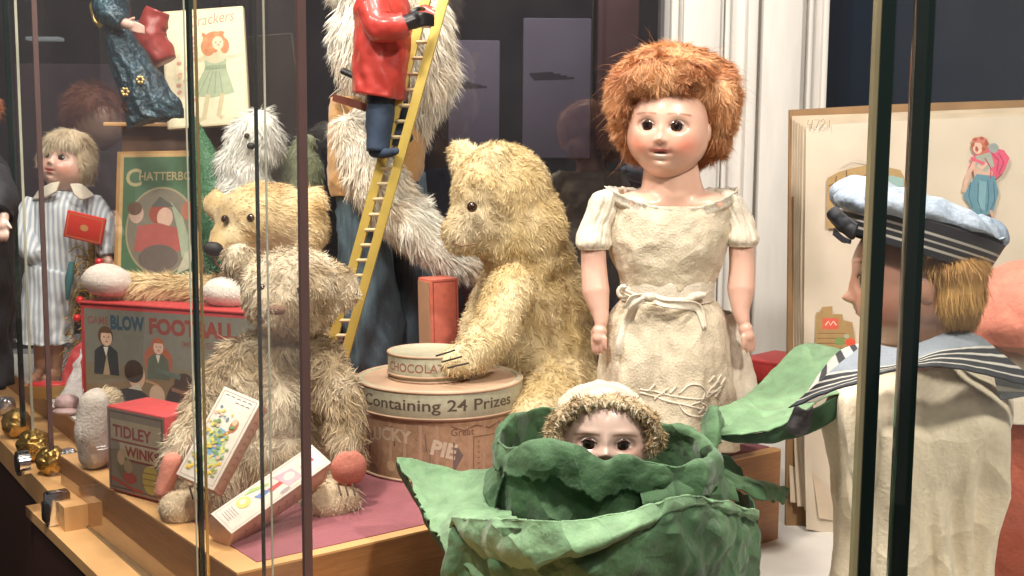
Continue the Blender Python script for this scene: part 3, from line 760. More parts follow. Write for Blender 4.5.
for a_, b_, r in ((225, 219, .0052), (251, 218, .0056)):
    mb = MB(); mb.ell(K(a_, b_, Yy - (.048 if a_ < 240 else .055)), r, None, 14, 10); mb.build('eye', glass_eye, yb)

# ---- grey felt foot beside the Tidley Winks box
p = G(97, 466)
t = thing('plush_toy', 'greyish white felt soled plush toy foot standing left of the Tidley Winks box', 'plush toy', (p.x, p.y, .001))
Yf = p.y
furry('foot', [Cp([(104, 403, Yf + .01), (104, 432, Yf + .01), (103, 452, Yf + .005)], [15, 17, 15])], t, mohair, 3500, .010, .0012, (.66, .55, .38), voxel=.004, seed=14,
      comb=lambda P, N: np.tile(np.array([1., .3, .3]), (len(P), 1)), mask=lambda P, N: P[:, 0] > K(100, 430, Yf).x)
V, F = blob([Cp([(94, 404, Yf - .012), (91, 430, Yf - .014), (94, 455, Yf - .010)], [15, 17, 15]), Cp([(97, 402, Yf + .01), (95, 430, Yf + .01), (97, 456, Yf + .01)], [15, 17, 15])], .003, 5, .0012, 40); mb = MB(); mb.add(V, F, (.50, .44, .38)); mb.build('felt_sole', wf, t, sharp=None)

# ---- white furry toy and green brush tree behind
Yw = 1.66
t = thing('plush_dog', 'small white fluffy plush animal behind the yellow bear, beside the green brush tree', 'plush animal', (*K(250, 230, Yw).to_2d(), .002))
furry('body', [E(255, 142, Yw, 27, 26, .035), E(262, 118, Yw, 14, 9, .014), E(243, 170, Yw, 24, 30, .034), E(246, 205, Yw, 34, 36, .04), E(250, 260, Yw, 38, 60, .04), E(252, 350, Yw, 34, 60, .035)], t, mohair, 15000, .019, .0014, mixcol((.62, .60, .54), (.86, .84, .78), 30, 2), seed=17, curl=1.0, freq=40, voxel=.006)
mb = MB(); mb.ell(K(247, 136, Yw - .04), .004); mb.build('eye', glass_eye, t)
mb = MB(); mb.ell(K(251, 146, Yw - .043), (.006, .005, .005)); mb.build('nose', black_thread, t)
t = thing('brush_tree', 'green bottle brush tree leaning behind the Chatterbox annual', 'ornamental tree', K(208, 235, 1.70))
a_ = K(193, 118, 1.69); b_ = K(222, 215, 1.66)
mb = MB(); mb.tube([a_ + (b_ - a_) * q for q in (0, .5, 1, 1.55)], [.004, .022, .036, .044], 18); V = np.concatenate(mb.V)
v, f, c = strands(V, mb.F, 16000, .011, .0011, lambda P, N: np.tile(np.array(b_ - a_), (len(P), 1)), .8, .5, 60, 19, mixcol((.03, .14, .06), (.14, .34, .15), 40, 3), None, .1, 2)
mb.C = [np.tile((.05, .15, .07), (len(V), 1))]; mb.add(v, f, c); mb.build('needles', pm('green_bristle', attr=True, rough=.6), t, sharp=None)
mb = MB(); q = a_ + (b_ - a_) * 1.5; mb.tube([q, (q.x + .01, q.y, .003)], .006); mb.lathe((q.x + .01, q.y, .001), [(.03, 0), (.03, .012), (.008, .02)], 24); mb.build('trunk', woodlight, t)
# olive plush ear peeping out
t = thing('plush_bear', 'olive green plush bear head half hidden behind the yellow bear', 'plush animal', (*K(288, 300, 1.74).to_2d(), .002))
furry('body', [E(300, 175, 1.72, 24, 30, .03), E(286, 200, 1.72, 34, 34, .035), E(306, 143, 1.72, 12, 11, .012), E(276, 152, 1.72, 11, 11, .012), E(290, 290, 1.72, 36, 80, .04), E(290, 360, 1.72, 36, 45, .04)], t, mohair, 8000, .010, .0014, (.20, .22, .13), seed=27, voxel=.006)

# ---- tall white bear in tan jacket and jeans
Yt = 1.60
tb = thing('dressed_bear', 'tall white furry bear in tan jacket and blue jeans reaching toward the red box', 'dressed plush bear', (*K(375, 420, Yt).to_2d(), .002))
wcol = mixcol((.86, .75, .60), (.97, .92, .81), 25, 21)
furry('body', [E(392, 40, Yt, 56, 66, .075), E(420, 70, Yt + .01, 32, 46, .06), E(380, -20, Yt, 46, 40, .06), E(385, 110, Yt + .02, 44, 44, .05),
    E(360, -60, Yt, 20, 20, .02), E(410, -60, Yt, 20, 20, .02)], tb, mohair, 22000, .028, .0015, wcol, voxel=.006, comb=toward((388, -30), Yt, 1, .6), lift=.45, curl=.9, freq=30, seed=22, droop=.3, nseg=4)
furry('arm', [Cp([(355, 132, Yt - .05), (372, 175, Yt - .06), (410, 222, Yt - .08), (448, 254, Yt - .10), (468, 268, Yt - .11)], [20, 26, 25, 19, 12])], tb, mohair, 13000, .021, .0014, wcol, voxel=.005,
      comb=lambda P, N: np.tile(np.array([.7, -.1, -.7]), (len(P), 1)), lift=.4, curl=.7, freq=35, seed=23, droop=.2)
tan = pm('tan_suede', (.58, .32, .12), rough=.85, var=.18, vscale=30, bump=.2, bscale=300, sheen=.2)
jean = pm('blue_denim', (.12, .18, .22), rough=.85, var=.35, vscale=40, bump=.25, bscale=600, stretch=(3, 3, .5))
def tubepatch(name, secs, mat, parent, nth=56, amp=.002, freq=35, seed=0, fold=.0, nf=9, cap=True, col=(1, 1, 1)):
    """cloth tube through cross-sections (px, py, Y, half width px, depth radius m)"""
    S_ = [(K(a, b, Y), M(rx, Y), rd) for a, b, Y, rx, rd in secs]
    n = 8 * len(secs); cs = cr([s[0] for s in S_], n); rx = np.interp(np.linspace(0, 1, n), np.linspace(0, 1, len(S_)), [s[1] for s in S_]); rd = np.interp(np.linspace(0, 1, n), np.linspace(0, 1, len(S_)), [s[2] for s in S_])
    th = np.linspace(0, 2 * PI, nth, endpoint=False); P = np.zeros((n, nth, 3))
    tg = np.gradient(cs, axis=0); tg /= np.linalg.norm(tg, axis=1, keepdims=True)
    for i in range(n):
        u = np.cross(tg[i], [0, 1, 0]); u /= np.linalg.norm(u); v = np.cross(u, tg[i])
        f = 1 + fold * np.sin(nf * th + 2 * math.sin(i * .3)) * (i / n)
        P[i] = cs[i] + np.outer(np.cos(th) * rx[i] * f, u) + np.outer(np.sin(th) * rd[i] * f, v)
    N = gridnormals(P, True); P = P + N * (amp * fbm(P, freq, seed))[..., None] * np.sign((N * (P - cs[:, None])).sum(-1, keepdims=True))
    mb = MB(); mb.rings(P, True, cap, cap, col); return mb.build(name, mat, parent, sharp=None)
tubepatch('jacket', [(352, 98, Yt, 20, .05), (352, 140, Yt, 22, .055), (350, 175, Yt, 21, .055), (352, 194, Yt, 19, .05)], tan, tb, amp=.004)
tubepatch('jacket_skirt', [(405, 112, Yt + .02, 16, .05), (408, 150, Yt + .02, 17, .05), (405, 180, Yt + .02, 13, .045)], tan, tb, amp=.004)
tubepatch('jeans_leg', [(360, 185, Yt, 24, .05), (366, 250, Yt, 27, .05), (374, 330, Yt, 30, .05), (384, 405, Yt + .02, 27, .05)], jean, tb, amp=.005)
tubepatch('jeans_leg', [(398, 175, Yt + .06, 26, .045), (408, 250, Yt + .06, 27, .045), (414, 330, Yt + .05, 27, .045), (418, 395, Yt + .06, 26, .045)], jean, tb, amp=.005)
mb = MB(); P = patch([[(334, 94, Yt - .052), (352, 99, Yt - .078), (375, 107, Yt - .08)], [(333, 101, Yt - .052), (352, 107, Yt - .078), (375, 115, Yt - .08)]], 20, 5); mb.solid(P, .003); mb.build('belt', pm('brown_leather', (.14, .04, .025), rough=.5), tb)
mb = MB(); a_ = K(343, 71, Yt - .085); b_ = K(356, 77, Yt - .095); mb.tube([a_, b_], .0055, 12, flat=.8); mb.build('toggle', pm('black_rubber'), tb)

# ---- figure in red coat on a ladder
Yl = 1.47
lad = thing('toy_ladder', 'tall golden toy ladder leaning in front of the white bear', 'ladder', K(333, 372, Yl + .01))
goldm = pm('gold_painted_wood', (.58, .42, .10), rough=.38, metal=.25, var=.2, vscale=20)
LA0, LB0 = K(330, 352, Yl + .015), K(432, -22, Yl); RA0, RB0 = K(346, 352, Yl - .005), K(450, -22, Yl - .02)
for a_, b_ in ((LA0, LB0), (RA0, RB0)):
    mb = MB(); d = b_ - a_; q = d.to_track_quat('Z', 'Y').to_matrix()
    a2 = a_ - d * (a_.z - .002) / d.z
    mb.box((a2 + b_) / 2, (.0085 if a_ is LA0 else .0055, .012, (b_ - a2).length), q, bev=.001); mb.build('rail', goldm, lad)
nr = 26
for k in range(nr):
    f = -.12 + 1.08 * k / nr; mb = MB(); mb.tube([LA0 + (LB0 - LA0) * f, RA0 + (RB0 - RA0) * f], .0024, 8); mb.build('rung', pm('pale_wood_rung', (.60, .47, .28), rough=.5), lad)
rc = thing('climbing_figure', 'figure in a red coat, black gloves and navy trousers climbing the golden ladder', 'figure', K(372, 150, Yl))
redv = pm('red_vinyl_coat', (.46, .045, .035), rough=.38, var=.15, vscale=14, bump=.1, bscale=60, coat=.2)
tubepatch('coat', [(379, -12, Yl + .01, 20, .030), (382, 10, Yl + .01, 28, .040), (383, 45, Yl + .01, 28, .045), (381, 75, Yl + .01, 28, .046), (378, 97, Yl + .01, 26, .046)], redv, rc, amp=.003, fold=.04)
o = tubepatch('sleeve', [(372, 8, Yl - .03, 17, .020), (380, 26, Yl - .045, 15, .019), (396, 28, Yl - .055, 13, .017), (406, 24, Yl - .055, 11, .015)], redv, rc, amp=.0022)
V, F = blob([Cp([(404, 24, Yl - .055), (413, 20, Yl - .053)], [9, 7])] + [Cp([(414, 15 + k * 4, Yl - .054), (424, 14 + k * 3.4, Yl - .05), (433, 16 + k * 3, Yl - .04)], [2.6, 2.4, 2.0]) for k in range(4)] + [Cp([(411, 14, Yl - .05), (418, 9, Yl - .045), (424, 9, Yl - .03)], [3, 2.6, 2.2])], .0016, 3)
mb = MB(); mb.add(V, F); mb.build('glove', pm('black_leather', (.015, .013, .014), rough=.35), rc, sharp=None)
V, F = blob([Cp([(425, 12, Yl + .0), (437, 18, Yl - .01)], [8, 7])], .002, 3); mb = MB(); mb.add(V, F); mb.build('far_mitten', redv, rc, sharp=None)
navyc = pm('navy_trousers', (.03, .05, .09), rough=.8, var=.3)
tubepatch('trouser_leg', [(382, 90, Yl + .01, 14, .025), (380, 120, Yl, 14, .024), (377, 152, Yl - .005, 11, .018)], navyc, rc, amp=.002)
tubepatch('trouser_leg', [(392, 90, Yl + .03, 14, .025), (396, 120, Yl + .03, 13, .022), (402, 140, Yl + .02, 11, .018)], navyc, rc, amp=.002)
V, F = blob([Cp([(374, 152, Yl - .005), (388, 153, Yl - .02), (396, 151, Yl - .03)], [6, 5, 4])], .0025, 3); mb = MB(); mb.add(V, F); mb.build('boot', navyc, rc, sharp=None)
soft('hood', [E(384, -30, Yl + .01, 24, 27, .035)], rc, redv)

# ---- figure in blue satin at the top left
Yb = 1.62
bf = thing('satin_figure', 'figure in a shiny dark blue satin dress hanging at the top left', 'figure', K(160, 118, Yb))
satin = pm('blue_satin', (.022, .060, .085), rough=.20, metal=.3, spec=.8, var=.6, vscale=25, bump=1.0, bscale=160, crease=.25, cscale=60)
tubepatch('skirt', [(117, 32, Yb, 12, .020), (126, 55, Yb, 18, .028), (140, 85, Yb, 22, .032), (154, 114, Yb, 27, .036), (156, 119, Yb, 26, .034)], satin, bf, amp=.003, fold=.13, nf=11)
tubepatch('bodice', [(116, -6, Yb, 13, .02), (117, 15, Yb, 13, .02), (117, 34, Yb, 12, .02)], satin, bf, amp=.002)
tubepatch('sleeve', [(104, -4, Yb - .02, 10, .014), (108, 12, Yb - .03, 12, .015), (124, 22, Yb - .035, 8, .011)], satin, bf, amp=.003)
skin0 = pm('figure_skin', (.62, .40, .33), rough=.5)
V, F = blob([Cp([(124, 23, Yb - .035), (131, 25, Yb - .036)], [5, 5])] + [Cp([(131, 22 + 2.6 * k, Yb - .037), (138, 24 + 2.6 * k, Yb - .039), (144, 27 + 2.0 * k, Yb - .037)], [1.7, 1.6, 1.3]) for k in range(4)] + [Cp([(128, 21, Yb - .037), (134, 18, Yb - .041)], [1.8, 1.5])], .0013, 2)
mb = MB(); mb.add(V, F); mb.build('hand', skin0, bf, sharp=None)
soft('head', [E(116, -28, Yb, 14, 17, .022)], bf, skin0)
mb = MB()
for px, py in ((140, 80), (125, 92)):
    c = K(px, py, Yb - .034)
    for k in range(6):
        a_ = k * PI / 3; mb.ell(c + Vector((math.cos(a_) * .004, 0, math.sin(a_) * .004)), (.0026, .0012, .0026), None, 8, 6)
mb.build('gold_flowers', gold, bf)
mb = MB(); P = K(98, 12, Yb - .02); mb.tube([P + Vector((0, 0, .02)), P + Vector((-.008, 0, .008)), P + Vector((-.004, 0, -.012)), P + Vector((.005, 0, -.02))], .004, 8); mb.build('gold_trim', gold, bf)
tubepatch('red_sash', [(158, 10, Yb + .06, 12, .02), (150, 35, Yb + .06, 16, .024), (163, 62, Yb + .06, 12, .02)], pm('dark_red_silk', (.30, .04, .035), rough=.4, var=.3), bf, amp=.005)
mb = MB(); mb.tube([K(116, -48, Yb), (K(116, -48, Yb).x, Yb, 1.15)], .0007, 6); mb.build('hanging_thread', black_thread, bf)

# ================================================================== BOXES, BOOKS, TIN
card = pm('printed_card', attr=True, rough=.55, var=.10, vscale=35, bump=.06, bscale=300)
redcard = pm('red_paper_card', (.50, .045, .045), rough=.6, var=.14, vscale=30, bump=.12, bscale=250)
def quadbox(name, label, cat, TL, TR, BL, BR, depth, mat, art=None, parts=None, bev=.0015, facemat=None, group=None):
    """box whose front face has the given corners, extending away by depth"""
    TL, TR, BL, BR = map(Vector, (TL, TR, BL, BR))
    U = ((TR - TL) + (BR - BL)).normalized(); V = ((TL - BL) + (TR - BR)).normalized(); V = (V - U * V.dot(U)).normalized()
    wd = ((TR - TL).length + (BR - BL).length) / 2; ht = ((TL - BL).length + (TR - BR).length) / 2
    C = (TL + TR + BL + BR) / 4; N = U.cross(V).normalized()
    if N.dot(CAML - C) < 0: N = -N
    t = thing(name, label, cat, C - V * ht / 2 - N * depth / 2, group)
    rot = Matrix((U, V, N)).transposed()
    mb = MB(); mb.box(C - N * depth / 2, (wd, ht, depth), rot, bev=bev); mb.build('box_body', mat, t)
    mp = plane_map(C - U * wd / 2 - V * ht / 2, U, V)
    return t, mp, wd, ht, C, U, V, N, rot

# ---- Blow Football
H = .150
bl = G(80, 418, .002); Y1 = bl.y
TL = K(80, 303, Y1); TR = K(266, 321, Y1 - .10)
bz = .002; BL = Vector((TL.x, TL.y, bz)); BR = Vector((TR.x, TR.y, bz)); h_ = TL.z - bz; TR.z = bz + h_
t, mp, wd, ht, C, U, V, N, rot = quadbox('game_box', 'large Blow Football box with red lid edge and printed picture of players', 'game box', TL, TR, BL, BR, .045, redcard)
a = Art(mp); m_ = .006
a.rect(m_, m_, wd - m_ * .4, ht - m_, (.20, .195, .155))
a.rect(m_, m_, wd - m_ * .4, ht * .5, (.22, .18, .115))
a.poly([(m_, ht * .30), (wd * .5, ht * .42), (wd - m_, ht * .34), (wd - m_, m_), (m_, m_)], (.25, .16, .08))
a.text('GAME', wd * .10, ht * .83, .014, (.26, .09, .07), .02, width=wd * .12)
a.text('BLOW', wd * .265, ht * .80, .024, (.04, .085, .12), .05, width=wd * .19); a.text('FOOTBALL.', wd * .625, ht * .785, .027, (.26, .05, .035), .05, width=wd * .48)
a.text('IMPROVED   EDITION', wd * .74, ht * .69, .011, (.22, .09, .06), .01, width=wd * .36)
a.figure(wd * .14, ht * .40, ht * .40, coat=(.03, .035, .04))
a.poly([(wd * .12, ht * .40), (wd * .16, ht * .40), (wd * .145, ht * .58)], (.42, .31, .18))
a.ell(wd * .39, ht * .56, .010, .017, (.42, .11, .05)); a.ell(wd * .465, ht * .55, .012, .017, (.42, .11, .05)); a.figure(wd * .43, ht * .40, ht * .34, hair=(.42, .11, .05), coat=(.11, .13, .085))
a.figure(wd * .755, ht * .30, ht * .38, hair=(.08, .04, .02), coat=(.20, .14, .12), face=-.5)
a.poly([(wd * .12, m_), (wd * .42, m_), (wd * .40, ht * .22), (wd * .30, ht * .32), (wd * .20, ht * .28)], (.03, .028, .03))
a.ell(wd * .31, ht * .41, .013, .017, (.66, .42, .28)); a.ell(wd * .295, ht * .45, .015, .015, (.05, .025, .015)); a.poly([(wd * .26, ht * .30), (wd * .32, ht * .35), (wd * .34, ht * .29)], (.62, .55, .42))
a.ell(wd * .55, ht * .18, .024, .032, (.05, .03, .025)); a.ell(wd * .57, ht * .36, .016, .017, (.06, .03, .02)); a.line([(wd * .50, ht * .33), (wd * .565, ht * .305), (wd * .64, ht * .34)], .005, (.30, .14, .08))
a.line([(wd * .36, ht * .38), (wd * .43, ht * .35)], .003, (.55, .3, .15)); a.line([(wd * .42, ht * .48), (wd * .55, ht * .43)], .006, (.12, .16, .12))
a.ell(wd * .42, ht * .26, .012, .014, (.66, .45, .30)); a.ell(wd * .52, ht * .16, .02, .008, (.5, .4, .25))
a.build('printed_lid_picture', t)
mb = MB(); mb.box(C - N * .0225 + V * (ht / 2 + .0012), (wd + .004, .003, .049), Matrix((U, V, N)).transposed(), bev=.001); mb.build('lid', redcard, t)

# ---- Tidley Winks
Ya = G(108, 489, .002).y; TL = K(106, 405, Ya); TR = K(165, 420, Ya - .052)
BL = Vector((TL.x, TL.y, .002)); BR = Vector((TR.x, TR.y, .002)); TR.z = TL.z
t, mp, wd, ht, C, U, V, N, rot = quadbox('game_box', 'small red Tidley Winks box on the maroon felt with worn corners', 'game box', TL, TR, BL, BR, .052, redcard, bev=.002)
a = Art(mp); a.rect(.002, .002, wd - .002, ht - .002, (.21, .16, .11)); a.frame(.004, .004, wd - .004, ht - .004, .0016, (.10, .05, .04))
a.rect(.007, ht * .62, wd * .92, ht * .86, (.36, .28, .17)); a.rect(wd * .22, ht * .42, wd * .92, ht * .60, (.40, .31, .19))
a.text('TIDLEY', wd * .44, ht * .66, .017, (.24, .03, .025), .03, width=wd * .66, sy=1); a.text('WINKS', wd * .60, ht * .45, .015, (.24, .03, .025), .03, width=wd * .58)
a.line([(.007, ht * .61), (wd * .9, ht * .61)], .002, (.2, .03, .02)); a.line([(wd * .2, ht * .405), (wd * .93, ht * .405)], .002, (.2, .03, .02))
a.ell(wd * .30, ht * .30, .012, .012, (.16, .12, .06)); a.ell(wd * .24, ht * .42, .006, .008, (.46, .30, .18)); a.ell(wd * .38, ht * .20, .011, .006, (.35, .06, .04)); a.ell(wd * .36, ht * .33, .007, .007, (.3, .22, .12))
a.ell(wd * .74, ht * .23, .013, .015, (.46, .33, .07))
for k in range(3): a.line([(wd * .58, ht * (.30 - .07 * k)), (wd * .88, ht * (.31 - .07 * k))], .0012, (.25, .14, .04))
a.line([(.006, ht * .16), (wd * .45, ht * .07), (wd * .6, ht * .07)], .003, (.4, .05, .03)); a.build('printed_front', t)

# ---- red upright box beside the golden bear
Yr1 = 1.45
t, mp, wd, ht, C, U, V, N, rot = quadbox('card_box', 'tall faded red cardboard box standing between the white arm and golden bear', 'box', K(432, 280, Yr1 - .02), K(460, 277, Yr1), Vector((K(432, 280, Yr1 - .02).x, Yr1 - .02, .002)), Vector((K(460, 277, Yr1).x, Yr1, .002)), .036, pm('faded_red_card', (.60, .15, .10), rough=.6, var=.2, vscale=20, bump=.1))
a = Art(mp); a.frame(.003, .003, wd - .003, ht - .003, .0015, (.40, .08, .06)); a.build('printed_border', t)
a = Art(plane_map(C - U * wd / 2 - V * ht / 2 - N * .036, N, V))
mb = MB(); n0 = C - U * (wd / 2 + .0007) - N * .018; mb.box(n0, (.0008, ht * .96, .032), rot); mb.build('tan_side_panel', pm('tan_card', (.45, .26, .15), rough=.7, var=.2), t)

t, mp, wd, ht, C, U, V, N, rot = quadbox('card_box', 'red box lying behind the right hand of the ginger doll', 'box', K(738, 358, 1.50), K(788, 364, 1.44), K(738, 378, 1.50), K(788, 386, 1.44), .08, redcard)
a = Art(mp); a.frame(.003, .003, wd - .003, ht - .003, .001, (.4, .03, .03)); a.build('printed_border', t)
mb = MB(); top = C.z - ht / 2; mb.box((C.x + .02, C.y + .07, top / 2 - .001), (.055, .08, top - .004), Matrix.Rotation(math.atan2(U.y, U.x), 3, 'Z'), bev=.001)
o = mb.build('wooden_block', wood); tag(o, 'low wooden block under the red box behind the ginger doll', 'block')

# ---- two long picture card boxes leaning on the shaggy bear
cream = pm('cream_card', (.70, .62, .52), rough=.55, var=.10, vscale=25, bump=.08)
pinkc = pm('pink_buff_card', (.62, .38, .28), rough=.6, var=.12, vscale=25, bump=.08)
def cardbox(label, TL, TR, BL, BR, depth, ud, art):
    t, mp, wd, ht, C, U, V, N, rot = quadbox('picture_card_box', label, 'card box', TL, TR, BL, BR, depth, pinkc, bev=.001)
    mb = MB(); mb.box(C + N * .0006, (wd, ht, .0012), rot, bev=.0005); mb.build('front_card', cream, t)
    a = Art(lambda u, v, h: mp(u, v, h + .0012)); art(a, wd, ht); a.build('printed_picture', t)
    # side lettering
    sd = Art(plane_map(C + U * (wd / 2) - V * ht / 2 - N * depth, N, V)); g = random.Random(5)
    sd.frame(depth * .12, ht * .04, depth * .9, ht * .96, .0006, (.42, .2, .14))
    for k in range(9):
        v0 = ht * (.15 + .08 * k); sd.line([(depth * .3, v0), (depth * .5, v0 + .002), (depth * .7, v0 - .001)], .0014, (.42, .2, .14))
    sd.build('side_print', t)
    return t
def art1(a, w_, h_):
    g = random.Random(3)
    a.frame(w_ * .06, h_ * .03, w_ * .94, h_ * .97, .0005, (.35, .2, .15))
    for r_, n_ in ((.93, 5), (.885, 3)):
        for k in range(n_):
            u0 = w_ * (.14 + .15 * k) if r_ > .9 else w_ * (.45 + .14 * k); a.line([(u0, h_ * r_), (u0 + w_ * .05, h_ * (r_ + .008)), (u0 + w_ * .10, h_ * r_)], .0008, (.2, .16, .18))
    a.poly([(w_ * .2, h_ * .22), (w_ * .8, h_ * .22), (w_ * .7, h_ * .55), (w_ * .3, h_ * .6)], (.45, .50, .25))
    a.poly([(w_ * .35, h_ * .30), (w_ * .66, h_ * .30), (w_ * .62, h_ * .58), (w_ * .42, h_ * .60)], (.16, .32, .45))
    a.ell(w_ * .70, h_ * .66, w_ * .10, h_ * .07, (.42, .15, .05)); a.ell(w_ * .68, h_ * .70, w_ * .06, h_ * .035, (.70, .45, .3))
    a.line([(w_ * .5, h_ * .5), (w_ * .72, h_ * .62)], .003, (.42, .16, .06))
    for k in range(120):
        u, v = g.uniform(.12, .88), g.uniform(.10, .82)
        if v > .45 and u > .55 and k % 3: continue
        c = g.choice([(.62, .45, .05), (.25, .35, .08), (.15, .28, .10), (.62, .40, .30), (.14, .24, .30), (.70, .58, .12)])
        if v < .3: c = g.choice([(.70, .48, .05), (.62, .40, .04), (.25, .30, .08)])
        a.ell(w_ * u, h_ * v, g.uniform(.0010, .0026), g.uniform(.0008, .0020), c, g.uniform(0, 90), 7)
def art2(a, w_, h_):
    a.frame(w_ * .07, h_ * .02, w_ * .93, h_ * .98, .0005, (.45, .35, .3))
    for u_, v_ in ((.34, .86), (.60, .78)):
        for k in range(3): a.rect(w_ * (u_ - .14 + .12 * k), h_ * v_, w_ * (u_ - .06 + .12 * k), h_ * (v_ + .022), (.50, .05, .08)); a.rect(w_ * (u_ - .14 + .12 * k), h_ * (v_ + .032), w_ * (u_ - .04 + .12 * k), h_ * (v_ + .052), (.50, .05, .08))
    a.poly([(w_ * .2, h_ * .55), (w_ * .8, h_ * .60), (w_ * .78, h_ * .74), (w_ * .3, h_ * .72)], (.72, .36, .40)); a.ell(w_ * .5, h_ * .66, w_ * .14, h_ * .05, (.80, .62, .5))
    a.poly([(w_ * .45, h_ * .45), (w_ * .62, h_ * .45), (w_ * .58, h_ * .58), (w_ * .46, h_ * .57)], (.62, .05, .05)); a.poly([(w_ * .4, h_ * .33), (w_ * .6, h_ * .36), (w_ * .55, h_ * .46), (w_ * .42, h_ * .44)], (.12, .2, .42))
    a.ell(w_ * .34, h_ * .24, w_ * .20, h_ * .06, (.78, .55, .15)); a.ell(w_ * .30, h_ * .24, w_ * .10, h_ * .03, (.80, .62, .45)); a.poly([(w_ * .15, h_ * .28), (w_ * .35, h_ * .48), (w_ * .28, h_ * .5), (w_ * .10, h_ * .36)], (.35, .48, .15))
    a.ell(w_ * .84, h_ * .55, w_ * .06, h_ * .05, (.35, .28, .28))
    for k in range(5): a.line([(w_ * .2, h_ * (.06 + .022 * k)), (w_ * .6, h_ * (.055 + .022 * k))], .0006, (.4, .3, .3))
Yc = 1.055
cardbox('picture card box with blue and yellow flowery print leaning on the shaggy bear belly', K(223, 387, Yc + .03), K(261, 401, Yc + .02), K(178, 474, Yc - .01), K(214, 492, Yc - .022), .024, None, art1)
# underside flap of first box
cardbox('picture card box with red lettering and pink print leaning diagonally over the shaggy bear foot', K(306, 443, Yc + .03), K(328, 458, Yc + .025), K(217, 517, Yc - .06), K(234, 540, Yc - .075), .030, None, art2)

# ---- round prize tin
Yt0 = 1.285; cx = K(440, 400, Yt0).x; rt = M(82, 1.285)
t = thing('round_tin', 'big round cardboard prize drum lettered Containing 24 Prizes', 'round box', (cx, Yt0, .001))
zl0 = K(440, 420, Yt0 - rt).z; zl1 = K(440, 393, Yt0 - rt).z
body = pm('aged_tin_print', (.40, .25, .15), rough=.5, var=.35, vscale=14, bump=.1); lidm = pm('aged_cream_label', (.44, .41, .29), rough=.5, var=.2, vscale=20, bump=.06)
rimm = pm('pinkish_tin_rim', (.50, .33, .22), rough=.45, var=.15, vscale=30)
mb = MB(); mb.lathe((cx, Yt0, .0), [(rt - .003, .0), (rt - .001, .002), (rt - .001, zl0 + .002)], 96); mb.build('drum_body', body, t)
mb = MB(); mb.lathe((cx, Yt0, 0), [(rt + .001, zl0 - .002), (rt + .002, zl0), (rt + .002, zl1 - .002), (rt + .001, zl1), (rt - .004, zl1 + .001), (rt - .006, zl1 - .001), (rt - .012, zl1 - .001)], 96); o = mb.build('lid', lidm, t)
mb = MB()
for z_, r_ in ((zl0 + .0005, .0013), (zl1 - .0005, .0016), (.003, .0014)):
    mb.tube([(cx + (rt + .0015) * math.cos(q), Yt0 + (rt + .0015) * math.sin(q), z_) for q in np.linspace(0, 2 * PI, 97)], r_, 8)
mb.build('rolled_rims', rimm, t)
mb = MB(); mb.lathe((cx, Yt0, 0), [(rt - .005, zl1 - .003), (rt - .005, zl1 - .0005), (rt - .02, zl1 - .0002)], 96); mb.build('lid_top', rimm, t)
def cylmap(cx, cy, r, a0=-PI / 2): return lambda u, v, h: Vector((cx + (r + h) * math.cos(a0 + u / r), cy + (r + h) * math.sin(a0 + u / r), v))
a = Art(cylmap(cx, Yt0, rt + .002)); zc = (zl0 + zl1) / 2
a.text('Containing 24 Prizes', .002, zc - .0052, .0175, (.10, .07, .05), .012, width=rt * 2.05)
a.build('lid_lettering', t)
a = Art(cylmap(cx, Yt0, rt - .001)); zt = zl0 - .004
a.rect(-rt * .95, .012, rt * 1.0, zt - .002, (.42, .27, .18)); dk_ = (.13, .085, .065)
a.poly([(-rt * .95 + rt * .9 * q, zt - .030 + .024 * math.sin(PI * min(1, q * .9 + .1))) for q in np.linspace(0, 1, 12)] + [(-rt * .05, zt - .045), (-rt * .5, zt - .028), (-rt * .95, zt - .050)], dk_)
a.text('LUCKY', -rt * .60, zt - .022, .019, (.52, .40, .28), .035, rot=4, arc=.004); a.poly([(-rt * .12, zt - .012), (rt * .22, zt - .020), (rt * .34, zt - .036), (rt * .22, zt - .055), (-.0, zt - .045), (-rt * .10, zt - .030)], (.17, .12, .11))
a.text('PIE', rt * .09, zt - .036, .022, (.60, .48, .36), .04, rot=-14)
a.text('Great', rt * .33, zt - .014, .011, (.20, .10, .07), .01)
a.poly([(-rt * .75, zt - .05), (-rt * .2, zt - .045), (-rt * .25, zt - .062), (-rt * .7, zt - .066)], (.34, .10, .06)); a.ell(-rt * .55, zt - .05, .006, .006, (.50, .34, .2)); a.ell(-rt * .3, zt - .05, .008, .006, (.3, .18, .1))
for k in range(6): a.line([(rt * .52, zt - .022 - .006 * k), (rt * .78, zt - .021 - .006 * k)], .0012, (.24, .13, .09))
a.frame(rt * .46, zt - .06, rt * .84, zt - .016, .0009, (.22, .11, .07)); a.line([(rt * .2, zt - .004), (rt * .35, zt - .009), (rt * .5, zt - .004), (rt * .68, zt - .009), (rt * .85, zt - .004)], .0014, (.2, .1, .06))
a.ell(rt * .15, zt - .064, .012, .006, (.2, .12, .08)); a.ell(-rt * .85, zt - .062, .008, .01, (.2, .14, .09)); a.build('body_print', t)
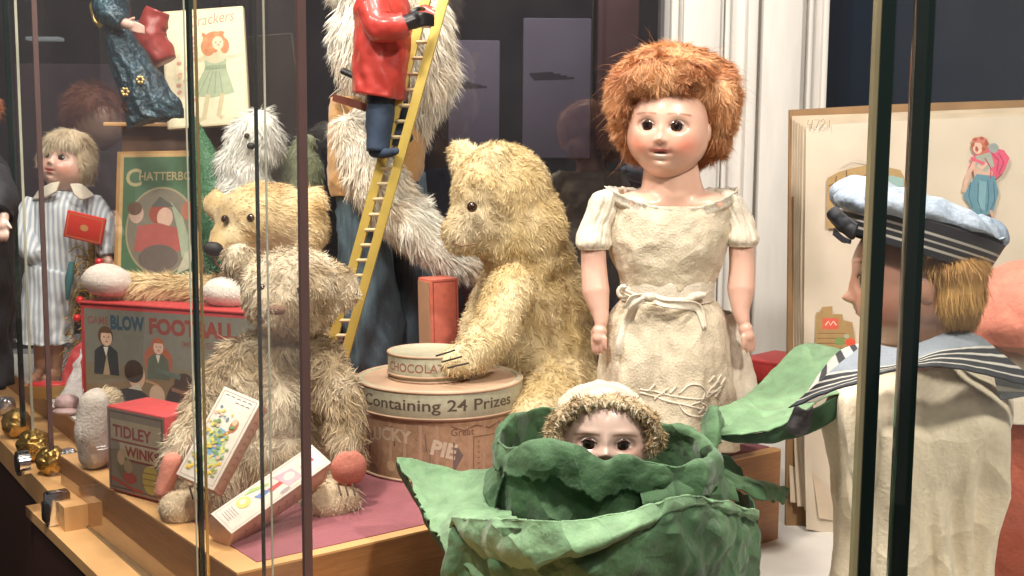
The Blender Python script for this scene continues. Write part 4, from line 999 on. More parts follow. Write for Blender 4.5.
# small round tin on top
r2 = M(42, 1.27); c2 = K(429, 372, 1.285); z0 = zl1 - .0003; z1 = z0 + .030
t = thing('round_tin', 'small round chocolate drum box lying under the golden bear paw', 'round box', (c2.x, 1.285, z0))
mb = MB(); mb.lathe((c2.x, 1.285, z0), [(r2 - .002, 0), (r2 - .002, .006), (r2, .006), (r2, .029), (r2 - .001, .0305), (r2 - .004, .0305), (r2 - .006, .029), (.001, .029)], 80); mb.build('drum_body', lidm, t)
mb = MB()
for q_, z_ in ((.0, z0 + .0015), (.001, z0 + .007), (.001, z0 + .0295)): mb.tube([(c2.x + (r2 + q_ - .001) * math.cos(q), 1.285 + (r2 + q_ - .001) * math.sin(q), z_) for q in np.linspace(0, 2 * PI, 81)], .0013, 8)
mb.build('rolled_rims', rimm, t)
a = Art(cylmap(c2.x, 1.285, r2)); a.text('CHOCOLATE DRUM', .008, z0 + .0125, .0135, (.30, .12, .08), .01, width=r2 * 2.55); a.build('lettering', t)

# ---- Chatterbox annual
Yk = 1.70
t, mp, wd, ht, C, U, V, N, rot = quadbox('annual_book', 'green Chatterbox annual with an oval picture and orange border', 'book', K(112, 152, Yk + .01), K(203, 150, Yk), K(118, 285, Yk - .03), K(206, 285, Yk - .04), .022, pm('orange_brown_cloth', (.52, .28, .10), rough=.7, var=.15))
a = Art(mp); a.rect(.006, .006, wd - .004, ht - .004, (.62, .40, .16)); a.rect(.011, .010, wd - .010, ht - .009, (.075, .155, .075))
a.text('C', wd * .20, ht * .74, .036, (.48, .40, .20), .02); a.text('HATTERBOX', wd * .60, ht * .78, .0175, (.48, .38, .20), .02, width=wd * .68)
a.ell(wd * .52, ht * .40, wd * .40, ht * .33, (.36, .30, .17), n=48); a.ell(wd * .52, ht * .40, wd * .38, ht * .315, (.20, .17, .12), n=48)
a.ell(wd * .50, ht * .53, .016, .016, (.32, .06, .03)); a.ell(wd * .56, ht * .50, .012, .015, (.66, .42, .32)); a.ell(wd * .24, ht * .53, .011, .014, (.55, .36, .28)); a.ell(wd * .22, ht * .57, .011, .010, (.14, .07, .04)); a.ell(wd * .82, ht * .55, .011, .014, (.42, .14, .08))
a.poly([(wd * .22, ht * .25), (wd * .75, ht * .25), (wd * .70, ht * .42), (wd * .50, ht * .46), (wd * .26, ht * .44)], (.42, .09, .07))
a.poly([(wd * .62, ht * .62), (wd * .76, ht * .50), (wd * .88, ht * .25), (wd * .76, ht * .2), (wd * .70, ht * .42)], (.34, .38, .26)); a.poly([(wd * .5, ht * .66), (wd * .66, ht * .58), (wd * .40, ht * .58)], (.10, .09, .07))
a.ell(wd * .50, ht * .20, .030, .020, (.14, .10, .08)); a.poly([(wd * .80, ht * .24), (wd * .92, ht * .30), (wd * .84, ht * .12), (wd * .70, ht * .08)], (.48, .44, .32)); a.build('printed_cover', t)
rz = C.z - ht / 2
mb = MB(); mb.box((C.x + .005, C.y + .012, rz / 2 - .001), (.10, .045, rz - .004), bev=.001); o = mb.build('book_stand', pm('brown_stained_wood')); tag(o, 'brown wooden stand block under the green Chatterbox annual', 'stand')

# ---- pale picture book at the top
Yp = 1.74
t, mp, wd, ht, C, U, V, N, rot = quadbox('picture_book', 'tall cream picture book with a girl in a green frock on the cover', 'book', K(168, 14, Yp + .03), K(245, 3, Yp + .03), K(160, 127, Yp), K(247, 126, Yp), .012, pm('cream_cloth', (.66, .56, .36), rough=.6, var=.08))
a = Art(mp); a.rect(.003, .003, wd - .003, ht - .003, (.72, .64, .44)); a.text('Crackers', wd * .62, ht * .865, .024, (.50, .20, .14), -.004, .3, 5, width=wd * .55)
u0, v0, s_ = wd * .60, ht * .04, ht * .76
gr = (.36, .42, .27)
a.poly([(u0 - .036, v0 + s_ * .30), (u0 - .004, v0 + s_ * .26), (u0 + .030, v0 + s_ * .30), (u0 + .019, v0 + s_ * .60), (u0 + .022, v0 + s_ * .72), (u0 - .014, v0 + s_ * .74), (u0 - .012, v0 + s_ * .60)], gr); a.ell(u0 + .004, v0 + s_ * .73, .017, .012, (.58, .52, .34))
for q in (-.024, -.012, 0, .012): a.line([(u0 + q, v0 + s_ * .31), (u0 + q * .4 + .004, v0 + s_ * .56)], .0014, (.24, .30, .18))
a.line([(u0 - .010, v0 + s_ * .3), (u0 - .018, v0 + s_ * .04), (u0 - .030, v0 + s_ * .01)], .007, (.55, .46, .28)); a.line([(u0 + .012, v0 + s_ * .3), (u0 + .004, v0 + s_ * .06), (u0 + .010, v0 + s_ * .03)], .007, (.55, .46, .28))
a.line([(u0 + .014, v0 + s_ * .71), (u0 + .034, v0 + s_ * .70), (u0 + .044, v0 + s_ * .73)], .006, (.74, .50, .35)); a.line([(u0 - .010, v0 + s_ * .71), (u0 - .034, v0 + s_ * .66), (u0 - .024, v0 + s_ * .58)], .007, (.60, .52, .32))
a.ell(u0 + .004, v0 + s_ * .89, .017, .015, (.52, .20, .08)); a.ell(u0 - .006, v0 + s_ * .83, .011, .014, (.55, .22, .09)); a.ell(u0 + .019, v0 + s_ * .83, .007, .012, (.52, .20, .08))
for k in range(18): a.ell(u0 + .003 + .015 * math.cos(k), v0 + s_ * .88 + .013 * math.sin(k * 1.7), .004, .003, ((.52, .19, .07), (.60, .26, .10))[k % 2], k * 30, 8)
a.ell(u0 + .009, v0 + s_ * .865, .0085, .0105, (.78, .52, .36)); a.ell(u0 + .006, v0 + s_ * .875, .0012, .0009, (.1, .05, .03)); a.ell(u0 + .013, v0 + s_ * .875, .0012, .0009, (.1, .05, .03)); a.ell(u0 + .010, v0 + s_ * .845, .0018, .0008, (.5, .12, .1))
a.poly([(u0 - .013, v0 + s_ * .58), (u0 + .020, v0 + s_ * .58), (u0 + .020, v0 + s_ * .62), (u0 - .012, v0 + s_ * .62)], (.26, .33, .20))
g = random.Random(4)
for k in range(22): a.ell(wd * g.uniform(.10, .36), ht * g.uniform(.10, .55), .004, .003, g.choice([(.58, .28, .20), (.64, .42, .26), (.56, .46, .28)]), g.uniform(0, 90), 7)
for k in range(5): a.rect(wd * .33, ht * (.56 + .045 * k), wd * .40, ht * (.59 + .045 * k), (.55, .26, .18))
a.build('printed_cover', t)

# ================================================================== SCRAP ALBUM
Yq = 1.40; bz = -.110
page = pm('aged_page_paper', (.66, .57, .45), rough=.75, var=.12, vscale=9, bump=.15, bscale=20)
pageo = pm('aged_page_edge', (.60, .49, .36), rough=.8, var=.2, vscale=20)
t = thing('scrap_album', 'huge cream scrap album standing open behind the sailor boy doll', 'album', (K(900, 500, Yq).x, Yq, bz))
def apt(px, py, Y): return K(px, py, Y)
mb = MB(); P = patch([[(789, 110, Yq + .03), (905, 104, Yq + .03), (1060, 99, Yq + .03)], [(787, 330, Yq + .02), (905, 330, Yq + .02), (1060, 330, Yq + .02)], [(785, 528, Yq + .01), (905, 530, Yq + .01), (1060, 530, Yq + .01)]], 30, 20)
mb.solid(P, .006); mb.build('cover', pm('brown_board_cover', (.28, .16, .07), rough=.7, var=.2), t)
for k in range(6):
    o_ = k * 3.0; yy = Yq + .022 - k * .0055
    bx = 812 + k * 3 if k < 5 else 840
    bot = 522 - (5 - k) * 4 + (10 if k == 5 else 0)
    rows = [[(792 + o_ * .9, 116 + k * 1.6, yy), (880, 113 + k * 1.5, yy), (1060, 106 + k, yy)],
            [(791 + o_ * .8, 300, yy), (880, 300, yy), (1060, 300, yy)],
            [(789 + o_ * 1.5, 430, yy - .006), (880, 430, yy), (1060, 430, yy)],
            [(790 + o_ * 2.4, bot, yy - .02), (880, bot + 8, yy - .008), (1060, bot, yy)]]
    if k == 5: rows[0] = [(806, 126, yy), (880, 122, yy), (1060, 113, yy)]; rows[1][0] = (804, 300, yy); rows[2][0] = (804, 430, yy - .004); rows[3][0] = (806, bot - 3, yy - .01)
    P = patch(rows, 50, 40, amp=.0012, freq=14, seed=k); mb = MB(); mb.solid(P, .0009); mb.build('page', page if k == 5 else pageo, t)
yf = Yq + .022 - 5 * .0055 - .0028
def amap(u, v, h):  # u,v are picture pixels of the album face
    p = K(u, v, yf); return Vector((p.x, p.y - h - .0018, p.z))
a = Art(amap)
a.text('4721', 822, 0, .0, (.3, .3, .3)) if 0 else None
for pts in ([(808, 120), (807, 125), (812, 124)], [(812, 120), (811, 129)], [(814, 120), (819, 120), (816, 128)], [(820, 122), (823, 119), (825, 122), (820, 128), (825, 128)], [(829, 120), (829, 128)]): a.line(pts, .9, (.30, .26, .22))
a.build('pencil_number', t); a = Art(amap)
# winged standing figure cut-out
a.poly([(968, 168), (976, 150), (990, 148), (1003, 150), (1009, 158), (1003, 172), (994, 180), (980, 178)], (.66, .10, .18)); a.ell(993, 148, 5, 5, (.30, .34, .32)); 
a.poly([(972, 165), (984, 160), (992, 172), (990, 188), (975, 186)], (.62, .40, .30)); a.poly([(975, 156), (990, 152), (994, 166), (984, 172), (974, 166)], (.36, .38, .32)); a.poly([(966, 190), (976, 174), (994, 176), (998, 192), (992, 214), (975, 215), (968, 204), (962, 196)], (.12, .27, .34)); a.poly([(978, 180), (986, 182), (984, 210), (978, 208)], (.20, .38, .44))
a.line([(974, 162), (966, 178), (963, 192)], 4, (.66, .42, .32)); a.line([(986, 163), (981, 168), (977, 165)], 3.5, (.70, .45, .34)); a.line([(984, 164), (970, 158)], 3, (.66, .12, .18)); a.line([(990, 210), (993, 219)], 3, (.55, .34, .24))
a.ell(979, 146, 8, 9, (.50, .16, .09)); a.ell(977, 148, 4.6, 6, (.74, .48, .38)); a.ell(979, 140, 8, 3, (.60, .2, .16)); 
for pts in ([(970, 182), (968, 196), (972, 208)], [(978, 182), (977, 200), (981, 213)], [(987, 180), (988, 198), (986, 212)], [(993, 182), (994, 200), (990, 210)]): a.line(pts, 1.0, (.06, .14, .20))
for pts in ([(990, 152), (998, 160), (996, 172)], [(998, 153), (1003, 162), (998, 174)], [(984, 158), (990, 168), (990, 178)]): a.line(pts, 1.1, (.42, .05, .11))
for k in range(7): a.ell(979 + 7 * math.cos(k), 144 + 6 * math.sin(k), 2.4, 1.8, (.38, .10, .05), k * 40, 8)
a.ell(975.5, 147, .8, .6, (.1, .05, .04)); a.ell(976, 151, 1.2, .5, (.5, .1, .1)); a.build('pasted_figure', t); a = Art(amap)
# stone gateway cut-out
tan_ = (.42, .28, .12); dk_ = (.16, .08, .04)
a.poly([(826, 228), (827, 178), (838, 172), (852, 168), (872, 164), (900, 170), (904, 178), (904, 230)], tan_)
a.poly([(855, 182), (866, 174), (872, 182), (872, 225), (855, 225)], (.22, .10, .05)); a.poly([(888, 175), (903, 178), (903, 200), (888, 200)], (.30, .45, .42)); a.poly([(890, 190), (903, 186), (903, 204), (890, 204)], (.10, .30, .12))
for pts in ([(828, 186), (840, 181), (853, 184)], [(829, 200), (843, 196)], [(836, 176), (834, 190)], [(846, 170), (846, 182)], [(830, 212), (850, 208)]): a.line(pts, 1.2, dk_)
a.line([(842, 166), (855, 160), (870, 163), (880, 158)], 1.0, (.5, .47, .4)); 
a.build('pasted_gateway', t); a = Art(amap)
# castle cut-out with red sign
a.poly([(815, 348), (816, 312), (821, 312), (821, 307), (832, 306), (832, 314), (842, 314), (843, 320), (852, 322), (856, 350)], (.40, .26, .11)); a.rect(822, 318, 838, 329, (.70, .12, .08)); a.line([(825, 325), (828, 321), (830, 325), (833, 321), (836, 325)], 1, (.9, .8, .6))
for k in range(4): a.line([(817, 333 + 5 * k), (845, 333 + 5 * k)], .8, (.22, .12, .05))
a.ell(839, 341, 5, 4, (.20, .30, .10)); a.ell(850, 342, 5, 4, (.72, .10, .05)); a.ell(846, 336, 3, 2, (.4, .45, .3))
a.build('pasted_castle', t)

# ================================================================== LEFT CORNER: foil balls, tinsel, small toys
foil_g = pm('gold_foil', (.62, .40, .12), rough=.22, metal=.9, var=.3, vscale=60, bump=1.0, bscale=120)
foil_s = pm('silver_foil', (.66, .66, .68), rough=.2, metal=.9, var=.2, vscale=60, bump=1.0, bscale=120)
for px, py, r_, m_, lab in ((6, 407, 10, foil_s, 'silver foil wrapped ball farthest back at the left picture edge'), (17, 425, 15, foil_g, 'gold foil wrapped ball second from the back on the left ledge'), (35, 447, 17, foil_g, 'gold foil wrapped ball touching the left black glass edge'),
                            (52, 462, 15, foil_g, 'gold foil wrapped ball behind the round chrome lock'), (107, 462, 15, foil_s, 'silver foil wrapped ball left of the oak plinth corner'), (68, 462, 13, foil_s, 'silver foil wrapped ball between the gold ball and the bronze glass edge')):
    p = G(px, py + r_ * .8, zb); rr = M(r_, p.y)
    mb = MB(); mb.ell(p + Vector((0, 0, rr * .94)), rr, None, 36, 24, amp=.08, freq=3.5, seed=px); mb.ell(p + Vector((rr * .2, -rr * .6, rr * 1.5)), rr * .35, None, 16, 10, amp=.2, freq=3)
    o = mb.build('foil_ball', m_, sharp=None); tag(o, lab, 'foil ball', 'foil wrapped balls on the left ledge')
# gold tinsel tree behind the box
Yz = 1.72
t = thing('tinsel_tree', 'gold tinsel tree with red baubles behind the Blow Football box', 'tinsel tree', (*K(92, 400, Yz).to_2d(), .001))
mb = MB(); g = random.Random(8); cz = K(92, 400, Yz)
for k in range(900):
    v_ = g.random(); py = 232 + 165 * v_; w_ = 14 + 14 * v_
    p = K(90 + g.uniform(-w_, w_), py, Yz + g.uniform(-.03, .03)); d = Vector((g.gauss(0, 1), g.gauss(0, 1), g.gauss(-.3, .7))).normalized() * g.uniform(.008, .02); s_ = d.cross(Vector((g.random(), g.random(), g.random()))).normalized() * .0012
    mb.add([p - s_, p + s_, p + d * .6 + s_ * .7, p + d * .6 - s_ * .7, p + d], [[0, 1, 2, 3], [3, 2, 4]])
mb.build('tinsel', pm('gold_tinsel', (.75, .52, .18), rough=.25, metal=.85), t, smooth=False)
mb = MB(); mb.tube([(cz.x, Yz, .001), K(92, 235, Yz)], .004); mb.lathe((cz.x, Yz, .001), [(.02, 0), (.02, .008), (.005, .012)], 20); mb.build('stem', gold, t)
for px, py in ((80, 300), (77, 318), (99, 262), (84, 350)):
    mb = MB(); mb.ell(K(px, py, Yz - .035), .006); mb.build('red_bauble', pm('red_bauble', (.6, .02, .02), rough=.2, coat=.5), t)
mb = MB(); mb.tube([K(72, 262, Yz - .03), K(69, 280, Yz - .035), K(67, 300, Yz - .03)], [.004, .006, .002], 10, col=(1, 1, 1)); mb.build('green_bird', pm('teal_feather', (.05, .16, .17), rough=.5), t)
# red folded box with lace and shells on the white block
p = G(47, 398); t = thing('toy_boat', 'little red and yellow toy boat on the white board below the boy doll', 'toy boat', (p.x, p.y, .001))
mb = MB()
Pq = np.array([[[p.x + .030 * math.cos(q) * s_, p.y + .014 * math.sin(q) * s_, .001 + z_] for q in np.linspace(0, 2 * PI, 32, endpoint=False)] for s_, z_ in ((.7, 0), (.95, .008), (1.05, .018), (.95, .018), (.8, .010))])
mb.rings(Pq, True, True, True); mb.build('hull', pm('ochre_paint', (.55, .33, .10), rough=.4, var=.2), t)
mb = MB(); mb.ell((p.x, p.y, .019), (.027, .012, .006), None, 24, 12); mb.build('red_deck', pm('red_paint', (.60, .04, .04), rough=.4), t)
lace = pm('white_lace_cloth', (.66, .60, .58), rough=.9, var=.2, vscale=60, bump=.4, bscale=250)
t = thing('lace_cloth', 'crumpled white lace cloth beside the red edge of the Blow Football box', 'cloth', K(72, 420, 1.56))
P = patch([[(60, 400, 1.58), (70, 372, 1.60), (80, 350, 1.62)], [(52, 412, 1.55), (68, 402, 1.56), (82, 386, 1.58)], [(48, 420, 1.54), (66, 418, 1.54), (84, 416, 1.54)]], 40, 30, amp=.004, freq=70, ridge=.004, edge=.003)
P[..., 2] = np.maximum(P[..., 2], .003); mb = MB(); mb.solid(P, .0012); mb.build('cloth_sheet', lace, t, sharp=None)
t = thing('seashell', 'small pinkish shell shaped ornament lying at the foot of the lace cloth', 'ornament', G(73, 410))
p = G(73, 410); mb = MB(); mb.ell((p.x, p.y - .02, .014), (.016, .014, .012), None, 24, 16, amp=.1, freq=4); mb.ell((p.x + .002, p.y - .03, .005), (.018, .012, .005), None, 20, 10); mb.build('shell_body', pm('pinkish_shell', (.50, .34, .33), rough=.4, var=.3, vscale=60), t)
t = thing('red_drape', 'bright red folded paper behind the lace cloth by the tinsel tree', 'paper', K(70, 405, 1.66))
P = patch([[(62, 372, 1.64), (72, 350, 1.65), (84, 340, 1.66)], [(60, 396, 1.63), (72, 392, 1.63), (84, 388, 1.63)]], 24, 14, amp=.002, freq=50, ridge=.004); mb = MB(); mb.solid(P, .0012); mb.build('paper_sheet', redcard, t)

# ================================================================== DOLLS
def bisque(name, rough=.34, coat=.25): return pm(name, attr=True, rough=rough, coat=coat, var=.04, vscale=40, sss=.08)
porc = bisque('bisque_face')
def sstep(x, a, b): t = np.clip((x - a) / (b - a), 0, 1); return t * t * (3 - 2 * t)
def doll_head(parent, C, Rm, yaw, pitch=0, roll=0, skin=(.80, .50, .38), blush=(.80, .25, .16), lip=(.42, .07, .06), iris=(.05, .02, .012), ex=.40, ez=.12, chin=1.0, mouth_open=False, brow=(.30, .12, .06), lip2=None, zs=1.16, browz=.29, er=.26, eyes=True, name='head'):
    """modelled doll face: returns head mesh, with eyeballs as children"""
    rot = Matrix.Rotation(R(-yaw), 3, 'Z') @ Matrix.Rotation(R(roll), 3, 'Y') @ Matrix.Rotation(R(pitch), 3, 'X')
    nu, nv = 220, 160
    th = np.linspace(0, 2 * PI, nu, endpoint=False); ph = np.linspace(.01, PI - .01, nv)
    x = np.outer(np.sin(ph), np.sin(th)); f = np.outer(np.sin(ph), np.cos(th)); z = np.outer(np.cos(ph), np.ones(nu))
    G2 = lambda a, b, sa, sb: np.exp(-((x2 - a) / sa) ** 2 - ((z2 - b) / sb) ** 2)
    x1 = x * (1 - .12 * sstep(-z, .45, 1.0) + .04 * np.exp(-((z + .35) / .3) ** 2)); z1 = z * zs; f1 = f * 1.0
    # flatten the face a little and give the back of the skull its bulge
    f1 = np.where(f1 > 0, f1 * .94, f1 * 1.06)
    x2, z2 = x1, z1; fr = sstep(f, .05, .45)
    d = np.zeros_like(x)
    for s in (-1, 1):
        d += .10 * G2(s * .46, -.42, .26, .28)          # cheeks
        d -= .13 * G2(s * ex, ez, .24, .135)              # eye sockets
        d += .030 * G2(s * ex, ez + .27, .24, .07)       # brow
        d += .045 * G2(s * .105, -.24, .055, .055)       # nostril wings
        d -= .03 * G2(s * .05, -.30, .03, .03)
        d += .038 * G2(s * .085, -.475, .085, .04)       # upper lip
        d -= .03 * G2(s * .25, -.52, .05, .06)           # mouth corner
    d += .06 * G2(0, .0, .07, .18) + .165 * G2(0, -.20, .085, .095) - .02 * G2(0, -.36, .03, .05)
    d += .055 * G2(0, -.61, .12, .05) - .055 * G2(0, -.535, .15, .022) - .04 * G2(0, -.72, .16, .05) + .10 * chin * G2(0, -.88, .20, .14)
    d += .03 * G2(0, .55, .5, .3)
    if mouth_open: d -= .06 * G2(0, -.535, .12, .05)
    P = np.stack([x1, f1 + d * fr, z1], -1)
    P = P + np.stack([x * 0, x * 0, x * 0], -1)
    # colours of the painted face
    c = np.tile(np.array(skin), x.shape + (1,)).astype(float); fr2 = sstep(f, .1, .4)
    def paint(mask, col, k=1.0):
        nonlocal c; m = np.clip(mask * k, 0, 1)[..., None] * fr2[..., None]; c = c * (1 - m) + np.array(col) * m
    for s in (-1, 1):
        paint(np.exp(-((x2 - s * .56) / .30) ** 2 - ((z2 + .34) / .26) ** 2), blush, .85)
        e = np.sqrt(((x2 - s * ex) / .215) ** 2 + ((z2 - ez) / .135) ** 2)
        paint(np.exp(-((e - 1.0) / .22) ** 2), (.30, .11, .07), .55)
        zb_ = ez + browz - .35 * (x2 - s * ex) ** 2 - s * .05 * (x2 - s * ex)
        paint(np.exp(-((z2 - zb_) / .022) ** 2) * sstep(.30 - np.abs(x2 - s * ex), 0, .06), brow, .95)
        paint(np.exp(-((x2 - s * .05) / .022) ** 2 - ((z2 + .30) / .02) ** 2), (.35, .08, .06), .8)
    paint(np.exp(-((np.abs(x2) * .9 - .07) / .15) ** 2 - ((z2 + .475) / .048) ** 2), lip, 1.3)
    paint(np.exp(-(x2 / .155) ** 4 - ((z2 + .62) / .06) ** 4), lip2 or lip, .9)
    paint(np.exp(-(x2 / .17) ** 4 - ((z2 + .535) / (.030 if mouth_open else .015)) ** 2), (.12, .02, .02) if not mouth_open else (.30, .10, .07), 1.0)
    V = P.reshape(-1, 3) * Rm
    V = np.stack([V[:, 0], -V[:, 1], V[:, 2]], 1) @ np.array(rot).T + np.array(C)
    F = [[i * nu + (k + 1) % nu, i * nu + k, (i + 1) * nu + k, (i + 1) * nu + (k + 1) % nu] for i in range(nv - 1) for k in range(nu)] + [list(range(nu)), list(range((nv - 1) * nu, nv * nu))[::-1]]
    F = [q[::-1] for q in F]
    mb = MB()
    # ears
    mb.add(V, F, c.reshape(-1, 3))
    for s in (-1, 1):
        e_ = Vector(C) + rot @ Vector((s * .98, .04, -.04)) * Rm
        mb.ell(e_, (Rm * .09, Rm * .16, Rm * .24), rot, 16, 12, col=tuple(skin))
    hd = mb.build(name, porc, parent, sharp=None)
    if eyes:
        for s in (-1, 1):
            eb = MB()
            P2 = []; nn = 40; mm = 26
            ph2 = np.linspace(0.001, PI * .62, mm); C2 = []
            for a in ph2:
                for k in range(nn):
                    q = 2 * PI * k / nn; P2.append((er * math.sin(a) * math.cos(q), -er * math.cos(a), er * math.sin(a) * math.sin(q)))
                    deg = math.degrees(a); C2.append((.004, .003, .003) if deg < 15 else iris if deg < 31 else (.012, .006, .006) if deg < 34 else (.62, .56, .52))
            fe = math.sqrt(max(0, 1 - ex * ex - (ez / 1.16) ** 2)) * .94
            nn_ = Vector((s * ex, -fe, ez * .6)).normalized(); ec = Vector((s * ex, -fe, ez)) - nn_ * (er + .004)
            gz = (nn_ * .72 + Vector((0, -1, 0)) * .28).normalized(); gq = np.array(Vector((0, -1, 0)).rotation_difference(gz).to_matrix())
            V2 = np.array(P2) @ gq.T + np.array(ec) ; V2 = V2 * Rm @ np.array(rot).T + np.array(C)
            eb.add(V2, [[i * nn + k, i * nn + (k + 1) % nn, (i + 1) * nn + (k + 1) % nn, (i + 1) * nn + k] for i in range(mm - 1) for k in range(nn)], np.array(C2))
            o = eb.build('eye', pm('glass_eye', attr=True, rough=.05, coat=1.0), hd, sharp=None)
            # upper lid and lashes
            lb = MB()
            L = []
            for q in np.linspace(-1, 1, 17):
                L.append(Vector(C) + rot @ ((ec + Vector(gq @ np.array((q * .18, -math.sqrt(max(.0, (er + .010) ** 2 - (q * .18) ** 2 - (.085 * (1 - q * q)) ** 2)), .085 * (1 - q * q) + .012)))) * Rm))
            lb.tube(L, [Rm * (.006 + .012 * (1 - abs(q))) for q in np.linspace(-1, 1, 17)], 8)
            lb.build('eyelid', pm('painted_lashes', (.10, .035, .02), rough=.5), hd, sharp=None)
    return hd, rot
def hand_parts(wrist, direc, side, palm_n, s, curl=.5):
    """palm, four bent fingers and a thumb from a wrist point; s = hand length"""
    w_ = Vector(wrist); d = Vector(direc).normalized(); n = Vector(palm_n).normalized(); sd = d.cross(n).normalized() * side
    pr = [('e', w_ + d * s * .26, (s * .20, s * .20, s * .20)), ('c', [w_, w_ + d * s * .45], [s * .15, s * .19])]
    for k in range(4):
        o = (k - 1.5) * .135; ln = (.46, .52, .48, .38)[k]
        b = w_ + d * s * .46 + sd * s * o; c1 = curl * (1 + .15 * k)
        d1 = (d * math.cos(c1 * .6) + n * math.sin(c1 * .6)); d2 = (d * math.cos(c1 * 1.5) + n * math.sin(c1 * 1.5)); d3 = (d * math.cos(c1 * 2.3) + n * math.sin(c1 * 2.3))
        p1 = b + d1 * s * ln * .42; p2 = p1 + d2 * s * ln * .33; p3 = p2 + d3 * s * ln * .25
        pr += [('c', [b, p1], [s * .072, s * .064]), ('c', [p1, p2], [s * .064, s * .056]), ('c', [p2, p3], [s * .056, s * .046])]
    b = w_ + d * s * .18 - sd * s * .16; p1 = b - sd * s * .14 + d * s * .17 + n * s * .08; p2 = p1 + d * s * .17 + n * s * .08
    pr += [('c', [b, p1], [s * .085, s * .07]), ('c', [p1, p2], [s * .07, s * .055])]
    return pr

# ---------------------------------------------------------------- the big ginger doll
Yd = 1.28
doll = thing('doll', 'big ginger haired bisque doll in a cream blouse and embroidered skirt with waist sash', 'doll', (*K(667, 420, Yd).to_2d(), .002))
skin1 = (.80, .49, .37)
hd, rot = doll_head(doll, K(668, 130, Yd - .012), M(39.5, Yd), 18, 2, 2, zs=1.22, skin=skin1, blush=(.80, .26, .17), mouth_open=True, lip2=(.80, .70, .62))
V, F = blob([Cp([(670, 158, Yd + .005), (672, 190, Yd + .01)], [26, 31]), E(674, 206, Yd + .012, 56, 16, .034), E(645, 204, Yd + .008, 32, 14, .034), E(700, 204, Yd + .008, 34, 14, .034)], .003, 8)
mb = MB(); mb.add(V, F, skin1); mb.build('shoulder_plate', porc, doll, sharp=None)
# hair: mop with fringe
hairm = pm('ginger_mohair', attr=True, rough=.5, spec=.4, sheen=.1, var=.08, vscale=60)
hc = mixcol((.46, .17, .06), (.80, .45, .22), 34, 12)
Vh, Fh = blob([E(672, 86, Yd + .022, 60, 40, .060), E(668, 78, Yd - .025, 44, 21, .030), E(621, 100, Yd + .010, 13, 30, .036), E(624, 128, Yd + .016, 11, 16, .024),
               E(721, 100, Yd + .008, 18, 38, .042), E(716, 134, Yd + .016, 15, 22, .03), E(700, 140, Yd + .05, 20, 26, .03), E(640, 140, Yd + .05, 18, 20, .03)], .004, 6, .002, 60)
mb = MB(); mb.add(Vh, Fh, hc(Vh) * .85)
crown = np.array(K(682, 56, Yd + .01))
def hcomb(P, N):
    D = P - crown; D /= (np.linalg.norm(D, axis=1, keepdims=True) + 1e-9); return D + np.array([0, -.1, -.4])
v, f, c = strands(Vh, Fh, 42000, .0135, .00085, hcomb, .30, 1.9, 55, 41, hc, None, .22, 4); mb.add(v, f, c)
# long fringe hairs over the forehead
v, f, c = strands(Vh, Fh, 9000, .016, .0008, lambda P, N: np.tile(np.array([0, -.2, -1.0]), (len(P), 1)), .25, .45, 60, 43, hc, lambda P, N: (N[:, 1] < -.3) & (P[:, 2] < K(670, 84, Yd).z) & (P[:, 2] > K(670, 100, Yd).z) & (abs(P[:, 0] - K(668, 90, Yd).x) < .052), .35, 4); mb.add(v, f, c)
v, f, c = strands(Vh, Fh, 220, .040, .0004, None, .9, 1.2, 20, 45, hc, None, .15, 6); mb.add(v, f, c)
mb.build('hair', hairm, hd, sharp=None)

linen = pm('cream_linen', (.68, .58, .43), rough=.9, var=.16, vscale=26, bump=.35, bscale=420, sheen=.1, crease=.35, cscale=30)
linen2 = pm('pale_cotton', (.72, .64, .52), rough=.85, var=.10, vscale=26, bump=.25, bscale=420)
def cloth_lathe(rows, fold=None, nth=180, n=90, amp=.0015, freq=40, seed=0, ridge=0, vf=0, vfreq=22, slant=0.0):
    """rows of (pxc, py, Y, half px, depth m); fold(theta, t) multiplies the radius"""
    S_ = [(K(a, b, Y), M(rx, Y), rd) for a, b, Y, rx, rd in rows]
    cs = cr([s[0] for s in S_], n); rr = cr([(s[1], s[2], 0) for s in S_], n)
    th = np.linspace(0, 2 * PI, nth, endpoint=False); t = np.linspace(0, 1, n)
    F_ = np.array([[fold(q, a) if fold else 1 for q in th] for a in t])
    P = np.stack([cs[:, None, 0] + np.cos(th) * rr[:, :1] * F_, cs[:, None, 1] + np.sin(th) * rr[:, 1:2] * F_, np.repeat(cs[:, None, 2], nth, 1)], -1)
    D = np.stack([np.cos(th), np.sin(th), th * 0], -1)[None]
    a = amp * fbm(P, freq, seed)
    if ridge: a = a + ridge * 1.3 * (worley(P * np.array([1, 1, .55]), freq * .9, seed + 5) - .5)
    if vf:
        Q = P * np.array([1, 1, .22]); Q[..., 0] += P[..., 2] * slant
        tt = np.clip(t * 3, 0.25, 1)[:, None]
        a = a + tt * vf * (.75 - 2.2 * np.abs(vn(Q, vfreq, seed + 21))) + tt * vf * .45 * (.7 - 2 * np.abs(vn(Q, vfreq * 2.2, seed + 27)))
    return P + D * a[..., None]
yc = Yd + .01
Pb = cloth_lathe([(672, 196, yc, 64, .037), (672, 206, yc, 60, .040), (669, 230, yc, 61, .050), (667, 255, yc, 56, .050), (667, 275, yc, 48, .045), (667, 287, yc, 44, .041)],
                 lambda q, t: 1 + .018 * math.sin(13 * q + 1.5 * math.sin(3 * q)) * (t ** 1.5) + .01 * math.sin(30 * q) * (1 - t) ** 3 + .03 * math.sin(5 * q) * t * (1 - t), amp=.0022, freq=45, seed=2, ridge=.001, vf=.0022, vfreq=34)
